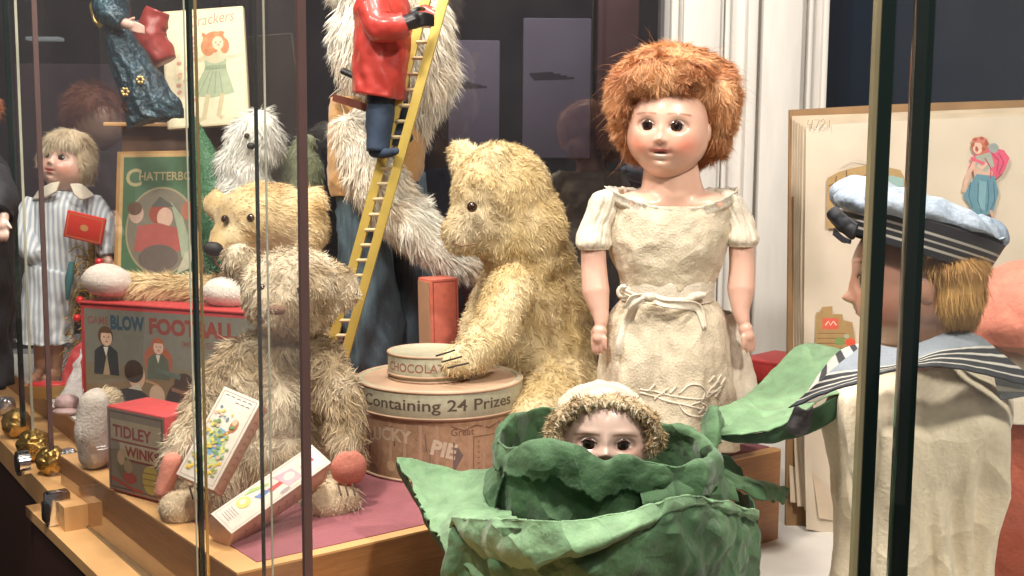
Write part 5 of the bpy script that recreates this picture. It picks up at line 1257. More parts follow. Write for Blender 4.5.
tb_ = np.clip(1 - np.linspace(0, 1, 90) * 5, 0, 1)[:, None]; fq = np.clip(-np.sin(np.linspace(0, 2 * PI, 180, endpoint=False)), 0, 1)[None] ** 2
Pb[..., 2] -= .013 * tb_ * fq
mb = MB(); mb.solid(Pb, .0015, closed=True); mb.build('blouse', linen, doll, sharp=None)
# neckline frill
mb = MB(); th = np.linspace(0, 2 * PI, 260, endpoint=False); rws = []
for k, (py, dr) in enumerate(((205, .0), (199, .003), (194, .001), (191, .004))):
    zz = K(672, py, yc).z; row = []
    for q in th:
        sag = -.019 * max(0, math.sin(-q)) ** 2 + .004 * abs(math.cos(q)) ; wv = .0009 * math.sin(34 * q + k) * (k > 0) + .0006 * math.sin(61 * q + k) + .0006 * math.sin(17 * q)
        row.append((K(672, 196, yc).x + (M(63, Yd) + dr + wv) * math.cos(q), yc + (.039 + dr + wv) * math.sin(q), zz + sag + wv * .6))
    rws.append(row)
mb.solid(np.array(rws), .0011, closed=True); mb.build('neck_frill', linen2, doll, sharp=None)
# sleeves and arms
for sgn, (a, b, c_) in ((-1, [(603, 204, yc - .002), (596, 226, yc - .006), (593, 249, yc - .010)]), (1, [(731, 204, yc), (739, 226, yc - .004), (741, 246, yc - .008)])):
    secs = [(a[0] - sgn * 9, a[1] - 15, a[2] + .004, 5, .010), (a[0] - sgn * 4, a[1] - 9, a[2], 12, .018), (a[0], a[1] + 4, a[2], 15, .020), (b[0], b[1], b[2], 15, .019), (c_[0], c_[1] - 7, c_[2], 17, .020), (c_[0], c_[1], c_[2], 13.5, .017)]
    P = cloth_lathe(secs, lambda q, t: 1 + .04 * math.sin(9 * q + 3 * t) * math.sin(PI * t) + .02 * math.sin(19 * q), nth=120, n=40, amp=.002, freq=60, seed=6 + sgn, ridge=.002)
    mb = MB(); mb.solid(P, .0014, closed=True); mb.tube([tuple(p) for p in np.vstack([P[-2], P[-2][:1]])], .0011, 6, cap=False); mb.build('sleeve', linen2, doll, sharp=None)
armc = (.74, .45, .35)
for sgn in (-1, 1):
    if sgn < 0: pts = [(593, 240, yc - .01, 12.5), (594, 268, yc - .012, 13), (596, 292, yc - .018, 14), (600, 312, yc - .026, 9), (601, 322, yc - .03, 7)]; wr = K(601, 322, yc - .03); dr_ = (-.12, -.25, -1); s_ = M(35, Yd)
    else: pts = [(741, 238, yc - .008, 12.5), (742, 266, yc - .01, 13), (741, 290, yc - .016, 14), (741, 310, yc - .024, 9), (743, 320, yc - .028, 7)]; wr = K(743, 320, yc - .028); dr_ = (.28, -.25, -1); s_ = M(36, Yd)
    parts = [Cp([p[:3] for p in pts], [p[3] for p in pts])] + hand_parts(wr, dr_, -sgn, (.5, .6, .1) if sgn < 0 else (-.5, .6, 0), s_, .18)
    V, F = blob(parts, .0014, 4); mb = MB(); mb.add(V, F, armc); mb.build('arm', bisque('composition_arm', .4, .15), doll, sharp=None)
# skirts
def sk(q, t): return 1 + (.035 * math.sin(8 * q + .9) + .02 * math.sin(15 * q + 2 * math.sin(3 * q)) + .01 * math.sin(31 * q)) * t ** .8
skrows = [(667, 297, yc, 43, .040), (668, 312, yc, 56, .050), (667, 335, yc, 62, .060), (666, 370, yc, 67, .068), (666, 405, yc, 71, .074), (666, 440, yc, 74, .078)]
zmin = K(666, 440, yc).z
Psk = cloth_lathe(skrows, sk, amp=.003, freq=26, seed=9, ridge=.0015, vf=.0045, vfreq=26, slant=.15); Psk[..., 2] = np.maximum(Psk[..., 2], .004)
mb = MB(); mb.solid(Psk, .0016, closed=True); mb.build('skirt', linen, doll, sharp=None)
Pun = cloth_lathe([(690, 312, yc + .03, 42, .036), (697, 350, yc + .03, 54, .045), (700, 390, yc + .03, 60, .050), (702, 432, yc + .03, 64, .054)], lambda q, t: 1 + .04 * math.sin(10 * q) * t, amp=.003, freq=30, seed=12, vf=.004)
Pun[..., 2] = np.maximum(Pun[..., 2], .003); mb = MB(); mb.solid(Pun, .0015, closed=True); mb.build('petticoat', linen2, doll, sharp=None)
# waistband, sash and bow
Pw = cloth_lathe([(667, 279, yc, 45.5, .043), (667, 283, yc, 46, .044), (667, 296, yc, 46, .044), (667, 300, yc, 46.5, .045)], lambda q, t: 1 + .008 * math.sin(19 * q), nth=120, n=16, amp=.0005, freq=60, seed=3)
mb = MB(); mb.solid(Pw, .002, closed=True); mb.build('waistband', linen2, doll, sharp=None)
def skpt(px, py, off=.0015):
    p = K(px, py, yc - .06); i = np.argmin(abs(Psk[:, 0, 2] - p.z)); row = Psk[i]; fr_ = row[row[:, 1] < yc]; j = np.argmin(abs(fr_[:, 0] - p.x)); q = fr_[j]; return Vector((p.x, q[1] - off, p.z))
mb = MB()
def ribbon(pts, w_, seed=0):
    C3 = cr(pts, 30); T = np.gradient(C3, axis=0); T /= np.linalg.norm(T, axis=1, keepdims=True); B = np.cross(T, [0, 1, 0]); B /= (np.linalg.norm(B, axis=1, keepdims=True) + 1e-9)
    ww = np.interp(np.linspace(0, 1, 30), np.linspace(0, 1, len(w_)), w_)[:, None]; B2 = np.array([[0, 1, 0]])
    P = np.stack([C3 + B * ww * k + B2 * .0016 * math.sin(3 * k + seed) for k in np.linspace(-1, 1, 9)], 0); mb.solid(P, .0012)
ribbon([K(648, 297, yc - .052), K(636, 305, yc - .056), skpt(630, 325, .004), skpt(624, 345, .003), skpt(623, 358, .003)], [.003, .004, .006, .007, .006])
ribbon([K(650, 297, yc - .052), K(662, 303, yc - .060), K(680, 305, yc - .060), skpt(700, 300 + 10, .006), skpt(706, 330, .004)], [.003, .004, .005, .005, .002], 1)
ribbon([K(650, 296, yc - .051), K(634, 300, yc - .054), K(626, 308, yc - .050)], [.003, .006, .002], 2)
ribbon([K(622, 290, yc - .024), K(638, 297, yc - .050), K(652, 298, yc - .054)], [.003, .003, .004], 3)
ribbon([K(652, 297, yc - .054), K(670, 301, yc - .056), K(694, 299, yc - .044), K(712, 290, yc - .02)], [.004, .003, .003, .003], 4)
mb.ell(K(650, 297, yc - .055), (.006, .004, .005), None, 16, 10, amp=.15, freq=3)
mb.ell(K(697, 296, yc - .042), (.011, .005, .0045), Rot(y=-10), 18, 10); mb.tube([K(624 + 6 * math.cos(q), 292 + 6 * math.sin(q), yc - .030) for q in np.linspace(0, 6.3, 14)], .0022, 8)
mb.build('sash_bow', linen2, doll, sharp=None)
# embroidery
mb = MB()
def emb(pts, r=.0011): mb.tube([skpt(*p, .0012) for p in cr([(a_, b_, 0) for a_, b_ in pts], 26)[:, :2]], r, 6)
emb([(640, 389), (660, 392), (684, 396), (704, 397), (718, 390)]); emb([(640, 392), (662, 398), (690, 404), (712, 412)]); emb([(678, 392), (688, 384), (699, 384), (704, 391), (700, 399), (690, 402)]); emb([(676, 400), (684, 410), (700, 414), (706, 406), (700, 401)])
emb([(704, 397), (712, 388), (722, 382)]); emb([(706, 392), (716, 392), (726, 386)])
for a_, b_ in ((716, 385), (721, 380), (725, 384), (712, 380), (652, 387), (664, 390), (657, 396), (718, 394), (700, 408), (672, 388)): emb([(a_ - 3, b_ + 3), (a_, b_), (a_ + 3, b_ - 3)], .0014)
mb.build('embroidery', linen2, doll, sharp=None)
V, F = blob([('c', [Vector((K(645, 420, yc).x, yc, .02)), Vector((K(645, 420, yc).x, yc - .03, .012))], [.014, .010])], .003, 3); mb = MB(); mb.add(V, F); mb.build('shoe', pm('black_leather'), doll, sharp=None)
V, F = blob([('c', [Vector((K(690, 420, yc).x, yc, .02)), Vector((K(690, 420, yc).x, yc - .03, .012))], [.014, .010])], .003, 3); mb = MB(); mb.add(V, F); mb.build('shoe', pm('black_leather'), doll, sharp=None)

# ---------------------------------------------------------------- cabbage with peeping doll
Yk2 = .95
cab = thing('cloth_cabbage', 'big green cloth cabbage with open crumpled leaves holding the peeping baby doll', 'cloth cabbage', (*K(600, 560, Yk2).to_2d(), -.110))
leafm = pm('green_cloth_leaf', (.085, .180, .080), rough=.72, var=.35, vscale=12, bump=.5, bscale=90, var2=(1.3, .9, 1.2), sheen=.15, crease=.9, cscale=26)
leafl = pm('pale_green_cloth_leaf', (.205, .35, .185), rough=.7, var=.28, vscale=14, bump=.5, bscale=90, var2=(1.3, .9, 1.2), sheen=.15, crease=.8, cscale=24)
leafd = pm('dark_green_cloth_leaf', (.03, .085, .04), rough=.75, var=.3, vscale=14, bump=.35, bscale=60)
cc = K(606, 445, Yk2); rc_ = M(108, Yk2)
nth = 300; th = np.linspace(0, 2 * PI, nth, endpoint=False)
prof = [(.80, -.165), (.95, -.13), (1.04, -.09), (1.06, -.05), (1.00, -.022), (.97, -.006), (.99, .004), (1.06, .002), (1.10, -.008), (1.09, -.020)]
pi_ = cr([(a_, b_, 0) for a_, b_ in prof], 90)
Pc = np.zeros((90, nth, 3))
zr = .007 * np.clip(-np.sin(th), 0, 1) - .006 * np.cos(th) + .004 * np.sin(3 * th + 1) + .008 * np.clip(np.sin(th), 0, 1)
notch = -.010 * np.exp(-((th - (1.5 * PI - .12)) / .13) ** 2)
for i in range(90):
    up = sstep(np.array(pi_[i, 1]), -.09, 0.0)
    Pc[i, :, 0] = cc.x + rc_ * pi_[i, 0] * np.cos(th); Pc[i, :, 1] = cc.y + rc_ * .86 * pi_[i, 0] * np.sin(th); Pc[i, :, 2] = cc.z + pi_[i, 1] + (zr + notch) * up
N = gridnormals(Pc, True); d_ = .003 * fbm(Pc, 16, 3) + .009 * (worley(Pc * np.array([1, 1, .5]), 20, 8) - .5) + .0035 * (worley(Pc, 52, 14) - .5)
Pc = Pc + N * d_[..., None]
ev = (vn(Pc[-1], 60, 3) + .7 * vn(Pc[-1], 150, 4) + .4 * vn(Pc[-1], 420, 6)) * .0055
for k, wt in ((1, 1), (2, .7), (3, .45), (4, .2)): Pc[-k, :, 2] += ev * wt
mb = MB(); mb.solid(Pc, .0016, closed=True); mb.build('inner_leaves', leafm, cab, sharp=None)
def leaf(rows, mat, name='leaf', nu=150, nv=70, amp=.0015, freq=26, seed=0, ridge=.005, edge=.003, th=.0013):
    P = patch(rows, nu, nv, amp, freq, seed, ridge, edge); mb = MB(); mb.solid(P, th); return mb.build(name, mat, cab, sharp=None)
# broad left wing
leaf([[(505, 470, 1.03), (494, 488, .97), (500, 508, .92), (530, 520, .87), (560, 522, .85)],
      [(450, 470, 1.02), (448, 500, .96), (470, 520, .90), (505, 532, .86), (560, 532, .84)],
      [(397, 459, 1.0), (420, 505, .95), (446, 548, .89), (490, 585, .85), (550, 592, .83)]], leafl, seed=21, edge=.004)
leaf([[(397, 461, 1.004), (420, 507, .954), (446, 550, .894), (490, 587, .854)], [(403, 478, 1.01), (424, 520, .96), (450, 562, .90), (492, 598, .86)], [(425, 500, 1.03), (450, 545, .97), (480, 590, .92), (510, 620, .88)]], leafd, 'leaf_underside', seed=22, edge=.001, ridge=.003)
# inner rolled edge at left of the cup
leaf([[(513, 440, 1.0), (508, 460, .93), (498, 490, .91)], [(500, 462, .985), (497, 480, .935), (494, 505, .92)], [(486, 470, 1.0), (482, 492, .95), (490, 515, .92)]], leafm, seed=24, nu=60, nv=30, edge=.001)
# front leaf with folded lip
top = [(452, 519, .885), (480, 522, .85), (515, 522, .815), (560, 524, .79), (614, 519, .785), (655, 505, .80), (690, 497, .83), (728, 503, .87), (758, 513, .93)]
leaf([[(a_, b_ + 4, Y + .012) for a_, b_, Y in top], [(a_, b_ - 1, Y + .002) for a_, b_, Y in top], top,
      [(462, 535, .872), (484, 545, .838), (518, 548, .803), (556, 548, .78), (608, 538, .773), (655, 520, .792), (690, 506, .824), (728, 508, .865), (757, 517, .925)],
      [(476, 553, .868), (498, 566, .836), (524, 568, .803), (550, 562, .781), (588, 552, .775), (640, 530, .792), (686, 510, .828), (726, 511, .867), (755, 519, .927)]], leafl, seed=31, nu=170, ridge=.005, amp=.003, edge=.003)
leaf([[(a_, b_ + 3, Y + .006) for a_, b_, Y in top], [(446, 552, .885), (484, 556, .852), (520, 560, .820), (560, 560, .795), (614, 552, .785), (660, 540, .80), (700, 535, .83), (735, 538, .87), (757, 545, .93)],
      [(445, 640, .90), (480, 645, .87), (520, 650, .84), (560, 650, .82), (614, 650, .81), (660, 645, .83), (700, 640, .85), (728, 635, .89), (745, 630, .94)]], leafm, seed=33, nu=170, ridge=.009, amp=.004, edge=.0)
leaf([[(755, 513, .93), (752, 500, .97), (735, 490, 1.02)], [(757, 545, .935), (754, 530, .97), (738, 520, 1.02)], [(748, 640, .94), (744, 600, .98), (730, 580, 1.02)]], leafd, seed=34, nu=50, ridge=.004)
# small dark leaf at the right
leaf([[(700, 470, .99), (722, 468, .99), (745, 478, 1.0), (768, 485, 1.01), (790, 487, 1.02)], [(700, 480, .96), (722, 478, .965), (745, 484, .98), (768, 490, 1.0), (789, 494, 1.02)], [(700, 492, .95), (722, 486, .955), (745, 490, .975), (766, 500, .99), (786, 504, 1.02)]], leafm, seed=41, nu=80, nv=26, edge=.004)
leaf([[(700, 440, 1.04), (722, 452, 1.04), (742, 466, 1.05)], [(702, 462, 1.03), (722, 470, 1.03), (745, 484, 1.04)], [(704, 482, 1.0), (720, 484, 1.0), (738, 490, 1.0)]], leafd, seed=42, nu=50, nv=26, edge=.004)
leaf([[(640, 490, .87), (680, 478, .89), (712, 472, .93), (735, 486, .96)], [(645, 505, .86), (684, 494, .88), (716, 488, .92), (736, 494, .95)], [(650, 515, .87), (690, 504, .89), (720, 500, .93), (738, 502, .95)]], leafm, seed=44, nu=60, nv=26, edge=.002)
# torn piece holding the big leaf
leaf([[(700, 424, .99), (709, 404, .985), (720, 403, .98), (727, 416, .98)], [(702, 440, .975), (711, 424, .97), (720, 424, .965), (726, 434, .97)], [(706, 470, .965), (713, 455, .96), (719, 450, .96), (724, 442, .965)]], leafm, seed=46, nu=50, nv=40, ridge=.007, edge=.004)
# big leaf reaching toward the sailor boy
leaf([[(712, 409, 1.05), (742, 398, 1.075), (764, 380, 1.10), (785, 355, 1.12), (812, 342, 1.13), (846, 350, 1.10)],
      [(715, 414, 1.01), (742, 404, 1.04), (768, 396, 1.065), (792, 384, 1.075), (818, 372, 1.08), (850, 368, 1.06)],
      [(718, 428, .975), (742, 427, .985), (773, 420, .995), (803, 405, 1.01), (828, 392, 1.02), (855, 384, 1.02)],
      [(718, 436, .970), (742, 434, .972), (773, 428, .978), (804, 412, .99), (830, 398, 1.0), (856, 390, 1.01)]], leafl, seed=51, nu=130, nv=70, ridge=.0032, amp=.0018, edge=.0025)
leaf([[(718, 437, .973), (742, 435, .975), (773, 429, .981), (804, 413, .993), (830, 399, 1.003), (856, 391, 1.013)],
      [(722, 440, .98), (745, 441, .984), (776, 442, .99), (805, 434, 1.0), (829, 421, 1.01), (855, 405, 1.02)],
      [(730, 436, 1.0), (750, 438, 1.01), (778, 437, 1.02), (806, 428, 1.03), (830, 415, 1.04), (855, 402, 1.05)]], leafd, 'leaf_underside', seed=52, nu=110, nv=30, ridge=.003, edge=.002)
mb = MB(); mb.lathe((cc.x, cc.y, -.112), [(.085, .0), (.095, .01), (.115, .06), (.10, .10)], 48); mb.build('dark_basket', pm('black_basket', (.015, .013, .014), rough=.7, bump=.4, bscale=80), cab)

# baby doll inside
bd = thing('baby_doll', 'baby doll in a cream lace bonnet peeping out of the green cabbage', 'doll', (cc.x, cc.y, -.03))
Cb = K(604, 438, Yk2 - .02)
hd, rot = doll_head(bd, Cb, M(46, Yk2), 2, -6, 1, skin=(.74, .53, .44), blush=(.74, .38, .30), ez=-.02, ex=.40, brow=(.30, .13, .06), browz=.21, er=.24)
V, F = blob([('c', [Cb + Vector((0, .005, -.04)), Cb + Vector((0, .01, -.10))], [.022, .045])], .004, 4); mb = MB(); mb.add(V, F, (.7, .6, .5)); mb.build('body', linen2, bd, sharp=None)
mb = MB(); bc = K(602, 420, Yk2 + .01)
crochet = pm('cream_crochet', attr=True, rough=.9, var=.15, vscale=90, bump=.7, bscale=380)
Vb, Fb = blob([('e', bc, (M(50, Yk2), .046, M(40, Yk2))), ('e', bc + Vector((0, .01, -.02)), (M(52, Yk2), .036, M(34, Yk2)))], .003, 4, .0015, 120)
keep = ~((Vb[:, 1] < bc.y - .012) & (Vb[:, 2] < bc.z - .0))
mb.add(Vb, Fb, (.76, .66, .50))
mb = MB(); idx = -np.ones(len(Vb), int); idx[keep] = np.arange(keep.sum()); FF = [[int(idx[i]) for i in f_] for f_ in Fb if all(idx[i] >= 0 for i in f_)]
mb.add(Vb[keep], FF, (.76, .66, .50))
# ruffled frill round the face
rows = []
fc = K(604, 432, Yk2 - .035)
qs = np.linspace(R(-22), R(202), 240)
for k, (rr_, yy) in enumerate(((1.0, .012), (1.03, .004), (1.07, -.003), (1.07, -.008), (1.02, -.013))):
    row = []
    for q in qs:
        wv = (.0014 * math.sin(40 * q + .5 * k + 2 * math.sin(5 * q)) + .0012 * math.sin(83 * q + k) + .0008 * math.sin(19 * q)) * (k / 4)
        rx_ = M(49, Yk2) * rr_ + wv; rz_ = M(33, Yk2) * rr_ + wv
        if k == 4: rz_ -= .002 + .002 * math.sin(57 * q + 3 * math.sin(4 * q))
        row.append((fc.x + rx_ * math.cos(q), fc.y + yy + wv, fc.z + rz_ * math.sin(q)))
    rows.append(row)
mb.solid(np.array(rows), .0012, col=(.76, .64, .46))
mb.build('bonnet', crochet, hd, sharp=None)
Vr, Fr = blob([('c', [Vector((fc.x + M(50, Yk2) * math.cos(q), fc.y - .006, fc.z + M(32, Yk2) * math.sin(q))) for q in np.linspace(R(-20), R(200), 14)], [.006] * 14)], .0025, 2)
mb = MB(); v, f, c = strands(Vr, Fr, 5200, .0085, .0011, lambda P, N: np.tile(np.array([0, -.2, -.8]), (len(P), 1)), .3, 3.0, 150, 61, mixcol((.50, .34, .17), (.72, .58, .38), 80, 5), lambda P, N: (abs(P[:, 0] - fc.x) > .022) | (rng.random(len(P)) < .25), .5, 3)
mb.add(Vr, Fr, (.60, .46, .28)); mb.add(v, f, c); mb.build('fringe_trim', crochet, hd, sharp=None)

# ---------------------------------------------------------------- sailor boy doll
Yo = 1.0
boy = thing('doll', 'sailor boy doll in profile with a pale blue tam, striped collar and cream smock', 'doll', (*K(918, 560, Yo + .01).to_2d(), -.110))
hd, rot = doll_head(boy, K(912, 281, Yo), M(62, Yo), 99, 6, 0, skin=(.46, .24, .17), blush=(.50, .16, .10), lip=(.42, .12, .09), brow=(.2, .09, .05), iris=(.06, .04, .03), chin=.7)
V, F = blob([Cp([(912, 330, Yo + .005), (915, 372, Yo + .01)], [36, 34])], .004, 4); mb = MB(); mb.add(V, F, (.50, .27, .2)); mb.build('neck', porc, hd, sharp=None)
hb = mixcol((.48, .24, .07), (.68, .40, .14), 30, 15)
Vh, Fh = blob([E(938, 283, Yo - .005, 40, 50, .062), E(935, 262, Yo - .005, 44, 30, .063), E(948, 306, Yo + .0, 26, 30, .045), E(926, 286, Yo - .004, 16, 40, .062)], .004, 6)
mb = MB(); mb.add(Vh, Fh, hb(Vh) * .9); v, f, c = strands(Vh, Fh, 26000, .016, .0007, lambda P, N: np.tile(np.array([.15, 0, -1.0]), (len(P), 1)), .02, .22, 30, 71, hb, lambda P, N: P[:, 0] > K(893, 280, Yo).x, .12, 4); mb.add(v, f, c); mb.build('hair', hairm, hd, sharp=None)
# tam: band then puffy crown, tilted down to the right
hatc = K(914, 238, Yo); tilt = Matrix.Rotation(R(16.5), 3, 'Y')
def hatring(h_, rx_, ry_, n=200, wave=0, nf=7, seed=0, ph=0):
    out = []
    for q in np.linspace(0, 2 * PI, n, endpoint=False):
        wv = 1 + wave * math.sin(nf * q + ph) + wave * .5 * math.sin((nf * 2 + 1) * q + seed)
        out.append(tuple(hatc + tilt @ Vector((rx_ * wv * math.cos(q), ry_ * wv * math.sin(q), h_ + (wave * .05 * math.sin(4 * q + seed))))))
    return out
bw = M(74, Yo)
navyb = pm('hat_band_stripes', attr=True, rough=.6, var=.08)
hs = np.linspace(-.013, .015, 57); P = np.array([hatring(h_, bw * (1.0 + .10 * (h_ + .013) / .028), .067 * (1 + .10 * (h_ + .013) / .028)) for h_ in hs])
colr = np.tile(np.array([.022, .022, .030]), (57, 200, 1))
for s0 in (-.0062, -.0005, .0052): colr[np.abs(hs - s0) < .00085] = (.55, .50, .44)
mb = MB(); mb.solid(P, .002, col=colr, closed=True); hat = mb.build('sailor_tam', navyb, hd, sharp=None)
blue = pm('pale_blue_cloth', (.42, .47, .56), rough=.75, var=.4, vscale=18, bump=.3, bscale=300, var2=(1.4, 1.1, .8))
rr_ = [(.015, 1.09, .0), (.016, 1.13, .02), (.020, 1.15, .035), (.026, 1.08, .05), (.031, .92, .07), (.032, .70, .08), (.030, .45, .08), (.031, .2, .03), (.031, .02, 0)]
P = cr([(a_, b_, c_) for a_, b_, c_ in rr_], 60); Pq = np.array([hatring(a_, bw * b_, .068 * b_, 240, c_, 5, 2, .6) for a_, b_, c_ in P])
N = gridnormals(Pq, True); Pq = Pq + N * (.007 * fbm(Pq, 16, 77) + .007 * (worley(Pq, 22, 79) - .5) + .002 * (worley(Pq, 60, 75) - .5))[..., None]
mb = MB(); mb.rings(Pq, True, False, True); mb.build('crown', blue, hat, sharp=None)
V, F = blob([E(850, 201, Yo - .02, 15, 10, .02, Rot(y=20)), E(866, 207, Yo - .02, 24, 12, .03, Rot(y=18))], .003, 4, .002, 60); mb = MB(); mb.add(V, F); mb.build('crown_puff', blue, hat, sharp=None)
V, F = blob([E(992, 240, Yo - .01, 11, 12, .02), E(984, 226, Yo - .02, 8, 13, .014, Rot(y=-20))], .003, 4, .002, 60); mb = MB(); mb.add(V, F); mb.build('crown_puff', blue, hat, sharp=None)
mb = MB(); P = patch([[(836, 206, .97), (845, 214, .965), (858, 224, .955)], [(828, 212, .97), (840, 224, .965), (854, 236, .955)], [(832, 222, .975), (842, 232, .97), (852, 240, .96)]], 40, 20, .001, 60, 3, .002); mb.solid(P, .003, col=(.022, .022, .03))
P = patch([[(834, 228, .975), (843, 236, .97), (851, 240, .96)], [(833, 235, .975), (842, 242, .97), (850, 244, .96)]], 20, 10, .001, 60, 3); mb.solid(P, .002, col=(.03, .03, .04)); mb.build('ribbon_bow', navyb, hat, sharp=None)
# smock
smockm = pm('cream_smock_cotton', (.82, .70, .52), rough=.7, var=.12, vscale=16, bump=.25, bscale=300, sheen=.2, crease=.6, cscale=16)
P = cloth_lathe([(918, 362, Yo + .01, 40, .034), (918, 385, Yo + .01, 76, .05), (915, 415, Yo + .01, 85, .062), (914, 470, Yo + .01, 84, .068), (917, 540, Yo + .01, 82, .070), (922, 640, Yo + .01, 84, .070), (922, 690, Yo + .01, 80, .068)],
                lambda q, t: 1 + (.045 * math.sin(9 * q + 1.2) + .025 * math.sin(17 * q + 2)) * min(1, max(0, t * 2 - .2)), amp=.006, freq=12, seed=88, ridge=.006, vf=.017, vfreq=15, slant=.25)
mb = MB(); mb.solid(P, .0018, closed=True); mb.build('smock', smockm, boy, sharp=None)
for nm, pts in (('sleeve', [(850, 400, Yo - .02, 22, .03), (846, 440, Yo - .04, 22, .03), (848, 480, Yo - .05, 18, .026), (850, 500, Yo - .05, 12, .02)]), ('sleeve', [(985, 400, Yo - .01, 22, .03), (990, 450, Yo - .03, 22, .03), (985, 500, Yo - .04, 16, .024)])):
    pass
mb = MB()
for dx in (-.03, .03):
    V, F = blob([('c', [Vector((K(918, 560, Yo).x + dx, Yo + .01, -.03)), Vector((K(918, 560, Yo).x + dx, Yo + .01, -.095))], [.016, .013]), ('c', [Vector((K(918, 560, Yo).x + dx, Yo + .01, -.098)), Vector((K(918, 560, Yo).x + dx - .03, Yo, -.100))], [.012, .010])], .003, 3)
    mb = MB(); mb.add(V, F, (.05, .04, .04)); mb.build('boot', porc, boy, sharp=None)
# sailor collar with stripes
colm = pm('sailor_collar_cloth', attr=True, rough=.75, var=.10, vscale=30, bump=.2, bscale=300)
def collar(rows, base, stripes, seed, nu=120, nv=90):
    P = patch(rows, nu, nv, .0012, 40, seed, .0015); c = np.tile(np.array(base), (nv, nu, 1)).astype(float)
    v_ = np.linspace(0, 1, nv)
    for a_, b_, cl in stripes: c[(v_ >= a_) & (v_ <= b_)] = cl
    mb = MB(); mb.solid(P, .0018, col=c); return mb.build('sailor_collar', colm, boy, sharp=None)
dk2, wt = (.035, .038, .045), (.58, .54, .48)
str_ = [(.52, .56, wt), (.56, .64, dk2), (.64, .67, wt), (.67, .76, dk2), (.76, .79, wt), (.79, .88, dk2), (.88, .91, wt), (.91, 1, dk2)]
collar([[(866, 342, .955), (900, 348, .948), (935, 338, .95), (960, 328, .97)], [(830, 372, .935), (885, 366, .925), (945, 350, .93), (990, 345, .95)], [(789, 408, .945), (850, 385, .915), (930, 366, .915), (1045, 390, .94)]], (.25, .28, .32), str_, 5)
collar([[(866, 342, .957), (872, 350, .952), (880, 356, .95)], [(838, 352, .955), (846, 366, .945), (860, 372, .94)], [(812, 385, .955), (800, 402, .95), (815, 402, .945)]], (.55, .50, .46), [(.2, .3, dk2), (.45, .55, dk2), (.7, .8, dk2)], 6, 60, 60)
collar([[(960, 328, .972), (985, 345, .965), (1005, 360, .965)], [(985, 350, .962), (1010, 372, .958), (1035, 380, .96)], [(1000, 400, .97), (1030, 395, .965), (1075, 392, .97)]], (.20, .22, .24), [(.85, .9, wt)], 7, 60, 60)
leaf_t = None
mb = MB(); P = patch([[(796, 404, .950), (806, 410, .947), (813, 406, .945)], [(787, 424, .957), (800, 430, .952), (811, 424, .95)], [(788, 432, .962), (797, 436, .957), (806, 434, .955)]], 30, 24, .001, 60, 8, .003); mb.solid(P, .0015, col=(.10, .09, .10)); mb.build('collar_tie', colm, boy, sharp=None)

# ---------------------------------------------------------------- doll in red at the right edge
Ye = 1.16
rd = thing('doll', 'doll in a coral bonnet and brick red dress at the right picture edge', 'doll', (*K(1040, 560, Ye).to_2d(), -.110))
coral = pm('coral_cloth', (.66, .22, .15), rough=.75, var=.2, vscale=14, bump=.25, bscale=250, sheen=.15, crease=.7, cscale=14)
brick = pm('brick_red_cloth', (.38, .085, .045), rough=.8, var=.2, vscale=14, bump=.25, bscale=250)
hd, rot = doll_head(rd, K(1036, 330, Ye), M(50, Ye), -110, 10, 10, skin=(.62, .33, .25), blush=(.6, .24, .18))
P = cloth_lathe([(1032, 338, Ye, 74, .075), (1034, 322, Ye, 77, .078), (1042, 300, Ye, 70, .074), (1046, 280, Ye, 56, .062), (1050, 266, Ye, 40, .045), (1052, 258, Ye, 4, .004)], lambda q, t: 1 + .02 * math.sin(10 * q), amp=.004, freq=24, seed=91, ridge=.005)
mb = MB(); mb.solid(P, .002, closed=True); mb.build('bonnet', coral, hd, sharp=None)
P = cloth_lathe([(1036, 340, Ye, 44, .04), (1034, 356, Ye, 62, .05), (1038, 385, Ye, 68, .06), (1036, 413, Ye, 74, .062)], lambda q, t: 1 + .03 * math.sin(16 * q), amp=.002, seed=92); mb = MB(); mb.solid(P, .002, closed=True); mb.build('white_collar', linen2, rd, sharp=None)
P = cloth_lathe([(1040, 392, Ye + .005, 66, .05), (1038, 420, Ye + .005, 72, .058), (1036, 480, Ye + .005, 78, .062), (1034, 560, Ye + .005, 84, .07), (1034, 600, Ye + .005, 88, .075)], lambda q, t: 1 + .04 * math.sin(9 * q) * t, amp=.004, freq=22, seed=93, ridge=.005)
P[..., 2] = np.maximum(P[..., 2], -.108); mb = MB(); mb.solid(P, .002, closed=True); mb.build('dress', brick, rd, sharp=None)
mb = MB(); V, F = blob([Cp([(1036, 365, Ye), (1040, 400, Ye)], [26, 30])], .004, 3); mb.add(V, F, (.6, .34, .26)); mb.build('neck', porc, rd, sharp=None)

# ---------------------------------------------------------------- boy doll at the left
Yx = 1.74
ld = thing('doll', 'blond boy doll in a striped blue suit with white collar holding a red book', 'doll', (*K(55, 392, Yx).to_2d(), .001))
hd, rot = doll_head(ld, K(66, 166, Yx), M(23, Yx), 20, -22, 6, skin=(.66, .42, .33), blush=(.68, .28, .2))
hl = mixcol((.66, .50, .32), (.88, .76, .56), 60, 16)
Vh, Fh = blob([E(68, 150, Yx + .01, 24, 19, .036), E(68, 140, Yx - .012, 19, 11, .02), E(86, 160, Yx, 9, 20, .025), E(49, 158, Yx + .012, 8, 16, .022)], .004, 4)
mb = MB(); mb.add(Vh, Fh, hl(Vh) * .9); v, f, c = strands(Vh, Fh, 8000, .018, .001, None, .1, .7, 50, 81, hl, None, .1, 3); mb.add(v, f, c); mb.build('hair', hairm, hd, sharp=None)
striped = pm('blue_white_stripe', (.60, .63, .66), rough=.8, var=.30, vscale=26, kind='wood', var2=(1.2, 1, .7))
